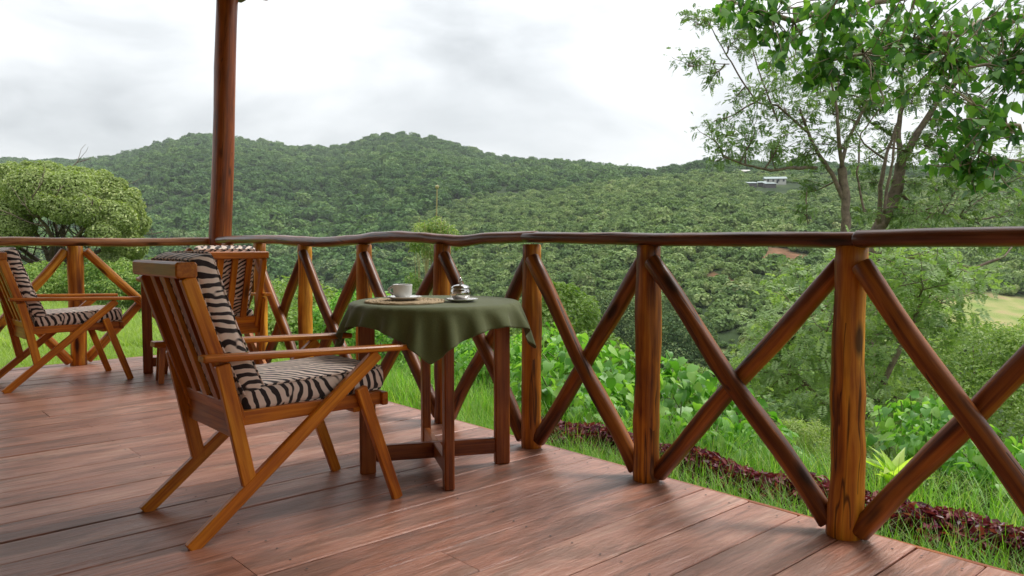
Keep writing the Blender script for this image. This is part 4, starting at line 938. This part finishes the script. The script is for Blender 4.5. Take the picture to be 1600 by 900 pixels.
def handrail(pts, rad, mat, parent, flat=.62, wob=.1, sides=14):
    fine = []; rf = []
    for i in range(len(pts) - 1):
        a, b = Vector(pts[i]), Vector(pts[i+1])
        for k in range(5):
            t = k / 5; tt = t * t * (3 - 2 * t); q = a.lerp(b, t); q.z = a.z + (b.z - a.z) * tt; fine.append(q); rf.append(rad[i] + (rad[i+1] - rad[i]) * t)
    fine.append(Vector(pts[-1])); rf.append(rad[-1])
    m = MB(); m.tube([fine[0] - (fine[1] - fine[0]).normalized() * .008] + fine + [fine[-1] + (fine[-1] - fine[-2]).normalized() * .008], [rf[0] * .85] + rf + [rf[-1] * .85], sides, wob, flat=flat)
    return m.build('handrail', mat, parent)
# z of rail centre read along the view; joints above the third and the nearest posts
handrail([(2.59, 1.16, 1.012), (2.59, .9, 1.016), (2.59, .4, 1.02), (2.59, -.2, 1.02), (2.59, -1.2, 1.02)], [.042, .041, .043, .044, .044], M['rail'], rr_, .72)
handrail([(2.595, 2.78, 1.026), (2.59, 2.3, 1.018), (2.59, 1.9, 1.012), (2.59, 1.5, 1.012), (2.595, 1.17, 1.008)], [.036, .037, .038, .038, .040], M['rail'], rr_, .72)
def rz(px_, py_, u=2.6):
    k = (px_ - 800) / F_PX; v = (u * UX - k * u * UY) / (k * UX + UY); Yd = UY * u + UX * v; return (u, v, 1 + Yd * (HORIZON - py_) / F_PX)
handrail([rz(838, 370), rz(800, 371), rz(765, 372), rz(720, 377), rz(690, 374), rz(655, 371), rz(620, 369.5), rz(590, 371), rz(560, 375), rz(505, 378.5), rz(470, 377), rz(430, 374), rz(400, 374, 2.62), rz(365, 374.5, 2.66), (2.70, 6.85, 1.02)], [.033, .034, .035, .038, .035, .037, .040, .041, .038, .041, .043, .040, .040, .039, .038], M['rail'], rr_, .85)
lr = empty('log_railing', (0, 0, 0), ang, 'short log railing across the left end of the deck behind the left chair', 'railing')
LP = [(-1.0, .054), (-.1, .054), (.75, .056), (1.617, .060)]
for u, r in LP: log('post', (u, 7.1, .002), (u, 7.1, .965), r * 1.08, r, M['log'], lr, .006, .06)
LQ = LP + [(2.62, .06)]
for i in range(len(LQ) - 1):
    ua, ub = LQ[i][0], LQ[i+1][0]
    log('brace', (ua + .07, 7.07, .93), (ub - .07, 7.08, .04), .036, .038, M['log'], lr, .012)
    log('brace', (ub - .07, 7.13, .93), (ua + .07, 7.12, .04), .036, .038, M['log'], lr, .012)
handrail([(-1.3, 7.1, .99), (-.3, 7.1, 1.01), (.6, 7.1, 1.0), (1.2, 7.1, 1.01), (1.62, 7.1, 1.005), (2.0, 7.1, 1.0), (2.3, 7.1, 1.005), (2.69, 7.08, 1.012)], [.042, .043, .042, .045, .043, .046, .044, .046], M['railleft'], lr, .8)

# ------------------------------------------------------------ veranda: post, beams, ceiling, unseen bounce wall
ver = empty('veranda', (0, 0, 0), ang, 'lodge veranda with a tall round red stained roof post at the deck corner', 'building')
pb = (2.73, 7.02); pt = (2.85, 6.93)
log('post', (pb[0], pb[1], .0), (pt[0], pt[1], 3.26), .095, .087, M['roofpost'], ver, .014, .05, 9, 20)
m = MB(); m.bar((-2.4, pt[1], 3.30), (3.25, pt[1], 3.30), .12, .15, side=(0, 1, 0)); m.build('beam', M['roofpost'], ver)
m = MB(); m.bar((pt[0], 7.55, 3.45), (pt[0], -4.2, 3.45), .12, .15, side=(1, 0, 0)); m.build('beam', M['roofpost'], ver)
m = MB(); m.bar((pt[0] - .15, pt[1], 3.19), (pt[0] + .15, pt[1], 3.19), .1, .065, side=(0, 1, 0)); m.build('bracket', M['brace'], ver)
log('post', (2.75, -3.2, 0), (2.8, -3.2, 3.26), .09, .085, M['roofpost'], ver, .02, .07, 16)
m = MB()
for k in range(20): m.bar((-2.5 + k * .3, 7.7, 3.56), (-2.5 + k * .3, -4.4, 3.56), .296, .03, side=(1, 0, 0), ch=.004)
m.build('ceiling', M['wall'], ver, kind='stuff')
m = MB()
for k in range(34): m.bar((-2.1, -6.2 + k * .42, -.1), (-2.1, -6.2 + k * .42, 3.5), .414, .04, side=(0, 1, 0), ch=.004)
m.build('wall', M['wallpeach'], ver, kind='stuff')  # unseen wall behind the camera, made pale to bounce light onto the deck

# ------------------------------------------------------------ chairs
def cushion(name, frame, size, parent, bulge=.012, seed=0, gscale=1.0, goff=(0, 0, 0), tag_=None):
    """frame: function (a,b,c in -1..1 box coords scaled to metres) -> local point"""
    a, b, c = [s / 2 for s in size]; nu = (14, 14, 5); vs = []; idx = {}; gs = []
    def P(x, y, z_):
        e_ = 4.5; ax_, ay_, az_ = abs(x), abs(y), abs(z_)
        # rounded edges: pull corners in
        rx = .022; px_ = x * a; py_ = y * b; pz_ = z_ * c
        def rnd(p, h): return p
        ix, iy, iz = max(-a + rx, min(a - rx, px_)), max(-b + rx, min(b - rx, py_)), max(-c + rx, min(c - rx, pz_))
        d = Vector((px_ - ix, py_ - iy, pz_ - iz)); 
        if d.length > 1e-9: d = d.normalized() * rx
        q = Vector((ix, iy, iz)) + d
        q.z += (1 if z_ > 0 else -1) * bulge * (1 - x ** 4) * (1 - y ** 4) * az_
        q.y += (1 if y > 0 else -1) * bulge * .5 * (1 - x ** 4) * (ay_ ** 3) * (1 - z_ ** 2)
        q += Vector([mnoise.noise(q * 9 + Vector((seed, k * 9, 0))) * .005 for k in range(3)])
        return q
    def lin(n, h):
        r = .022 / h if h else 0; base = [-1, -1 + r * .4, -1 + r, ] + [(-1 + r) + (2 - 2 * r) * i / n for i in range(1, n)] + [1 - r, 1 - r * .4, 1]; return base
    X, Yl, Zl = lin(nu[0], a), lin(nu[1], b), lin(nu[2], c)
    def vid(i, j, k):
        if (i, j, k) not in idx:
            q = P(X[i], Yl[j], Zl[k]); idx[(i, j, k)] = len(vs); vs.append(frame(q)); gs.append((q.z * gscale + goff[0], q.y * gscale + goff[1], q.x * gscale + goff[2]))
        return idx[(i, j, k)]
    fs = []; nx, ny, nz = len(X) - 1, len(Yl) - 1, len(Zl) - 1
    for i in range(nx):
        for j in range(ny):
            fs.append((vid(i, j, 0), vid(i, j+1, 0), vid(i+1, j+1, 0), vid(i+1, j, 0))); fs.append((vid(i, j, nz), vid(i+1, j, nz), vid(i+1, j+1, nz), vid(i, j+1, nz)))
    for i in range(nx):
        for k in range(nz):
            fs.append((vid(i, 0, k), vid(i+1, 0, k), vid(i+1, 0, k+1), vid(i, 0, k+1))); fs.append((vid(i, ny, k), vid(i, ny, k+1), vid(i+1, ny, k+1), vid(i+1, ny, k)))
    for j in range(ny):
        for k in range(nz):
            fs.append((vid(0, j, k), vid(0, j, k+1), vid(0, j+1, k+1), vid(0, j+1, k))); fs.append((vid(nx, j, k), vid(nx, j+1, k), vid(nx, j+1, k+1), vid(nx, j, k+1)))
    m = MB(); m.add(vs, fs, gs, True); o = m.build(name, M['zebra'], parent)
    p = MB()
    for zs in (-1, 1):
        loop = []; k = a - .004; l = b - .004; z_ = zs * (c - .003)
        for t in range(41):
            th = 2 * math.pi * t / 40; ct, st = math.cos(th), math.sin(th); e_ = .13
            x_ = math.copysign(abs(ct) ** e_, ct) * k; y_ = math.copysign(abs(st) ** e_, st) * l; loop.append(frame(Vector((x_, y_, z_))))
        p.tube(loop, .0035, 5, caps=False)
    p.build('piping', M['zebra'], o); return o

def make_chair(label, seed=0):
    root = empty('armchair', (0, 0, 0), 0, label, 'armchair', 'slatted wooden armchairs with zebra cushions'); C = M['chair']; Yv = (0, 1, 0)
    hw = .243
    for s in (-1, 1):
        y = s * hw
        MB().bar((-.012, y, 0.0), (.70, y, .578), .028, .046, side=Yv).build('brace', C, root)     # long rear brace to the arm
        MB().bar((.193, y - s * .001, .165), (.105, y - s * .001, .596), .026, .05, side=Yv).build('rear_leg', C, root)
        MB().bar((.625, y + s * .001, .455), (.785, y + s * .001, 0.0), .027, .046, side=Yv, t=.9).build('front_leg', C, root)
        m = MB(); yy_ = y + s * .004; m.bar((.035, yy_, .622), (.86, yy_, .592), .058, .022, side=Yv, ch=.005); m.build('armrest', C, root)
        MB().bar((.15, s * (hw - .029), .402), (.73, s * (hw - .029), .402), .028, .05, side=Yv).build('seat_rail', C, root)
    MB().bar((.165, -hw + .016, .375), (.165, hw - .016, .375), .024, .085, side=(1, 0, 0)).build('rear_rail', C, root)
    MB().bar((.735, -hw + .0, .40), (.735, hw, .40), .026, .05, side=(1, 0, 0)).build('front_rail', C, root)
    MB().bar((.62, -hw + .016, .372), (.62, hw - .016, .372), .03, .022, side=(1, 0, 0)).build('stretcher', C, root)
    for k in range(5): MB().bar((.20 + .115 * k, -hw + .03, .418), (.20 + .115 * k, hw - .03, .418), .06, .014, side=(1, 0, 0)).build('seat_slat', C, root)
    # backrest: rails, three slats, head board, lower rail
    def bk(t): return Vector((-.014 + .172 * (1 - t), 0, .395 + .528 * t))   # t 0 bottom .. 1 top
    bw = .212
    back = MB().bar(bk(.97) + Vector((.012, -bw - .022, .004)), bk(.97) + Vector((.012, bw + .022, .004)), .07, .052, side=(1, 0, 0)).build('head_rail', C, root)
    for s in (-1, 1): MB().bar(bk(0) + Vector((.012, s * bw, 0)), bk(.93) + Vector((.012, s * bw, 0)), .034, .048, side=Yv).build('back_rail', C, root)
    for k in (-1, 0, 1): MB().bar(bk(.06) + Vector((.006, k * .104, 0)), bk(.93) + Vector((.006, k * .104, 0)), .044, .016, side=Yv).build('back_slat', C, root)
    MB().bar(bk(.08) + Vector((.008, -bw + .015, 0)), bk(.08) + Vector((.008, bw - .015, 0)), .022, .05, side=(1, 0, .3)).build('lower_back_rail', C, root)
    # cushions
    sa = math.radians(1.5)
    def fs(q): return Vector((.475, 0, .468)) + Vector((q.x, q.y, q.z + q.x * .03))
    cushion('seat_cushion', fs, (.56, .425, .088), root, .010, seed, goff=(seed, 0, 3))
    th = math.atan2(.172, .528); ax_ = Vector((-math.sin(th), 0, math.cos(th))); nx_ = Vector((math.cos(th), 0, math.sin(th)))
    cen = bk(.545) + nx_ * .078
    def fb(q):
        bend = .045 * max(0, -(q.x / .25) - .45) ** 1.0
        return cen + ax_ * q.x + Vector((0, q.y, 0)) + nx_ * (q.z + bend)
    cushion('back_cushion', fb, (.53, .42, .080), root, .012, seed + 5, goff=(seed + 1.3, 0, 0))
    return root
chA = make_chair('wooden armchair with zebra print cushions in the foreground, drawn up to the green covered table')
chA.location = (-1.20, 2.68, 0); chA.rotation_euler = (0, 0, math.atan2(.661, .75))
chB = copy_tree(chA); chB.location = (-3.531, 5.316, 0); chB.rotation_euler = (0, 0, math.atan2(.698, .716)); chB['label'] = 'zebra cushioned armchair at the left edge, before the left railing post'
chC = copy_tree(chA); chC.location = (-1.946, 5.506, 0); chC.rotation_euler = (0, 0, math.atan2(.743, -.669)); 
for c_ in bpy.data.objects:
    if c_.parent == chC and c_.name.startswith('back_cushion'): c_.location = (0, .045, .01)
chC['label'] = 'zebra cushioned armchair seen from behind, half hidden by the foreground chair'

# ------------------------------------------------------------ tables
def make_table(label):
    root = empty('round_table', (0, 0, 0), 0, label, 'table', 'round wooden tables'); T = M['table']
    MB().lathe([(0, .708), (.352, .708), (.362, .712), (.366, .72), (.366, .73), (.362, .738), (.352, .741), (0, .741)], 64).build('tabletop', T, root)
    r = .30
    for a in range(4):
        th = a * math.pi / 2; c, s = math.cos(th), math.sin(th)
        MB().bar((c * r, s * r, 0), (c * r, s * r, .708), .068, .04, side=(c, s, 0)).build('leg', T, root)
    for h, a in ((0, 0), (.0, 1)):
        c, s = (1, 0) if a == 0 else (0, 1); q = r - .034
        if a == 0: MB().bar((-q, 0, .085), (q, 0, .085), .03, .07, side=(0, 1, 0)).build('stretcher', T, root)
        else:
            for sg in (-1, 1): MB().bar((0, sg * .0155, .087), (0, sg * q, .087), .03, .066, side=(1, 0, 0)).build('stretcher', T, root)
        for sg in (-1, 1): MB().bar((c * sg * q, s * sg * q, .672), (c * sg * .016, s * sg * .016, .672), .028, .06, side=(s, c, 0)).build('apron', T, root)
    return root
TC = Vector((-.336, 3.42, 0))
tA = make_table('round table under the green cloth, cross stretchers between its four legs'); tA.location = TC; tA.rotation_euler = (0, 0, math.radians(15))
tB = copy_tree(tA); tB['label'] = 'bare wooden round table mostly hidden behind the foreground armchair'; tB.location = (-2.50, 6.03, 0); tB.rotation_euler = (0, 0, math.radians(17))

def make_stool():
    g = Vector((-2.44, 5.62, 0)); root = empty('low_stool', g, math.radians(30), 'low dark wooden stool just left of the foreground chair, small and mostly hidden', 'stool')
    MB().bar((-.12, 0, .268), (.14, 0, .268), .2, .022, side=(0, 1, 0)).build('seat', M['table'], root)
    for a in (-1, 1):
        for b in (-1, 1): MB().bar((a * .105, b * .085, 0), (a * .09, b * .07, .257), .038, .03, side=(1, 0, 0)).build('leg', M['table'], root)
make_stool()

# ------------------------------------------------------------ tablecloth: a small cloth simulation
def tablecloth():
    n = 61; side = .875; top = .7435; Rd = .368; g = np.linspace(-side/2, side/2, n); gx, gy = np.meshgrid(g, g, indexing='ij'); kc = 1 - .10 * (np.abs(gx * gy) / (side / 2) ** 2) ** 1.6; gx, gy = gx * kc, gy * kc; c45 = math.sqrt(.5); al = math.radians(45 + 3)
    X = np.stack([gx * math.cos(al) - gy * math.sin(al), gx * math.sin(al) + gy * math.cos(al), np.full_like(gx, top + .002)], -1)
    X0 = X.copy(); r2 = np.random.default_rng(3); rad = np.hypot(X[..., 0], X[..., 1]); out_ = np.clip(rad - Rd, 0, 1)
    th = np.arctan2(X[..., 1], X[..., 0]); wv = np.sin(th * 19 + 1.8 * np.sin(th * 3) + .8 * np.sin(th * 7 + 1)); hang = out_ > 0
    newr = Rd + .004 + out_ * (.5 + .5 * wv * np.clip(out_ / .05, 0, 1)); sc_ = np.where(hang, newr / np.maximum(rad, 1e-6), 1); X[..., 0] *= sc_; X[..., 1] *= sc_
    X[..., 2] -= out_ * .86; X[..., 2] += r2.normal(0, .0006, X.shape[:2])
    Vv = np.zeros_like(X); rest = side / (n - 1); cons = []
    def sl(di, dj):
        return di, dj, rest * math.hypot(di, dj)
    dt = .012
    springs = [(1, 0, 1.0), (0, 1, 1.0), (1, 1, .95), (1, -1, .95), (2, 0, .35), (0, 2, .35), (3, 0, .12), (0, 3, .12)]
    for step in range(80):
        Vv[..., 2] -= 9.8 * dt; Vv *= .975; Pp = X + Vv * dt
        for it in range(16):
            for di, dj, k in springs:
                L0 = rest * math.hypot(di, dj)
                ai = slice(0, n - di); bi = slice(di, n)
                if dj >= 0: aj, bj = slice(0, n - dj), slice(dj, n)
                else: aj, bj = slice(-dj, n), slice(0, n + dj)
                L0 = np.linalg.norm(X0[bi, bj] - X0[ai, aj], axis=-1, keepdims=True)
                for par in (0, 1):
                    d = Pp[bi, bj] - Pp[ai, aj]; ln = np.linalg.norm(d, axis=-1, keepdims=True) + 1e-9; w = .5 * k * (ln - L0) / ln
                    q = np.zeros(d.shape[:2] + (1,))
                    if di: q[(par * di) % (2 * di)::2 * di] = 1; 
                    if di > 1:
                        for e_ in range(1, di): q[(par * di + e_) % (2 * di)::2 * di] = 1
                    if not di:
                        for e_ in range(dj): q[:, (par * dj + e_) % (2 * dj)::2 * dj] = 1
                    d = d * w * q; Pp[ai, aj] += d; Pp[bi, bj] -= d
            rad = np.hypot(Pp[..., 0], Pp[..., 1]); inside = rad < Rd + .002
            hit = inside & (Pp[..., 2] < top) & (Pp[..., 2] > top - .03) 
            deep = inside & (Pp[..., 2] <= top - .03)
            Pp[..., 2] = np.where(hit & (rad < Rd - .004), top, Pp[..., 2])
            ed = (hit & (rad >= Rd - .004)) | deep; s = np.where(ed, (Rd + .004) / np.maximum(rad, 1e-6), 1); Pp[..., 0] *= s; Pp[..., 1] *= s
        nv = (Pp - X) / dt; fr = (np.hypot(Pp[..., 0], Pp[..., 1]) < Rd) & (Pp[..., 2] <= top + .001); nv[fr] *= .3; Vv = nv; X = Pp
    drop = np.maximum(0, top - X[..., 2]); rad = np.hypot(X[..., 0], X[..., 1]); fl_ = 1 + .2 * drop / rad; X[..., 0] *= fl_; X[..., 1] *= fl_   # stiff cloth stands off a little
    V = X.reshape(-1, 3); i, j = np.meshgrid(np.arange(n - 1), np.arange(n - 1), indexing='ij'); Fc = np.stack([i*n + j, (i+1)*n + j, (i+1)*n + j + 1, i*n + j + 1], -1).reshape(-1, 4)
    me = fast_mesh('tablecloth', V, Fc, smooth=True); o = link('tablecloth', me, M['cloth']); o.location = TC
    sm = o.modifiers.new('sub', 'SUBSURF'); sm.levels = 1; sm.render_levels = 1
    so = o.modifiers.new('thick', 'SOLIDIFY'); so.thickness = .0022; so.offset = 1
    tag(o, 'olive green square cloth draped over the round table, corners hanging low', 'tablecloth'); print('cloth z', V[:, 2].min(), 'r', np.hypot(V[:, 0], V[:, 1]).max())
tablecloth()
ZT = .7465
# placemat: coiled straw
c = ray_pt(632, 473.5, 3.31); pm = Vector((c.x, c.y + .02, ZT)); root = empty('placemat', pm, 0, 'round woven straw placemat under the cup', 'placemat')
MB().lathe([(0, .001), (.172, .001), (.172, .003), (0, .003)], 48).build('backing', M['straw'], root)
for k in range(11):
    r = .012 + .0152 * k; pts = [(r * math.cos(t * .1), r * math.sin(t * .1), .0042 + .0012 * math.sin(t * .1 * (8 + 4 * k))) for t in range(64)]
    MB().tube(pts, .0072, 6, .25, caps=False, flat=.6).build('coil', M['straw'], root)
# cup and saucer
def saucer(root, r, z0=0):
    MB().lathe([(0, .004), (r * .5, .003), (r * .55, 0), (r * .6, .001), (r * .8, .007), (r, .0145), (r * 1.0, .0165), (r * .97, .017), (r * .78, .0105), (r * .55, .006), (0, .006)], 48).build('plate', M['china'], root) if False else None
cp = Vector((pm.x - .005, pm.y + .005, ZT + .0088))
so_ = MB().lathe([(0, .003), (.038, .0), (.044, .001), (.060, .007), (.077, .0135), (.078, .0155), (.075, .016), (.058, .010), (.040, .006), (0, .0055)], 48, ).build('saucer', M['china']); so_.location = cp
tag(so_, 'white saucer under the white cup on the straw mat', 'saucer')
cup = empty('cup', cp + Vector((-.006, 0, .007)), math.radians(172), 'white china coffee cup with its handle to the left', 'cup')
MB().lathe([(0, .003), (.022, .003), (.024, 0), (.027, 0), (.031, .006), (.0385, .016), (.0405, .03), (.0415, .052), (.0428, .0585), (.0420, .0595), (.0400, .058), (.0385, .052), (.0375, .03), (.034, .016), (.02, .008), (0, .008)], 48).build('body', M['china'], cup)
MB().lathe([(0, .046), (.038, .046)], 32).build('coffee', M['coffee'], cup)
MB().tube([(.040 + .021 * math.sin(math.pi * t / 12) ** .8, 0, .050 - .036 * t / 12 + .003 * math.sin(math.pi * t / 12)) for t in range(13)], .0042, 8, flat=1.2).build('handle', M['china'], cup)
# sugar bowl on its plate
c = ray_pt(721, 469, 3.35); sp = Vector((c.x, c.y, ZT))
so2 = MB().lathe([(0, .003), (.036, .0), (.042, .001), (.058, .006), (.071, .0115), (.072, .0135), (.069, .014), (.055, .009), (.040, .0055), (0, .005)], 48).build('side_plate', M['china']); so2.location = sp
tag(so2, 'small white plate beneath the steel sugar bowl', 'plate')
bowl = empty('sugar_bowl', sp + Vector((-.004, 0, .0065)), 0, 'polished steel sugar bowl with domed lid and knob', 'sugar bowl')
MB().lathe([(0, 0), (.022, 0), (.032, .005), (.0395, .014), (.0435, .026), (.0432, .037), (.0405, .046), (.0388, .0505), (.0398, .0525), (.0375, .0525), (.0375, .045), (.041, .034), (.033, .010), (0, .005)], 48).build('body', M['steel'], bowl)
lid = MB().lathe([(.0405, .0530), (.0405, .0548), (.037, .0585), (.028, .064), (.016, .0675), (.006, .069), (0, .0692)], 48).build('lid', M['steel'], bowl)
MB().lathe([(.004, .068), (.0035, .073), (.0075, .077), (.0088, .082), (.0075, .088), (.0045, .0925), (.002, .096), (0, .098)], 20).build('knob', M['steel'], lid)
hb = MB().box(-2600, 2600, -2600, 2600, -75, 330).build('haze', None)
hm = bpy.data.materials.new('valley haze'); hm.use_nodes = True; ht = hm.node_tree; ht.nodes.remove(ht.nodes['Principled BSDF'])
pv = ht.nodes.new('ShaderNodeVolumePrincipled'); pv.inputs['Color'].default_value = (.86, .91, .95, 1); pv.inputs['Density'].default_value = .00013; pv.inputs['Anisotropy'].default_value = .0
ht.links.new(pv.outputs[0], ht.nodes['Material Output'].inputs['Volume']); hb.data.materials.append(hm); tag(hb, 'thin pale air over the valley, fading the far hills', kind='stuff')
print('objects', len(bpy.data.objects))
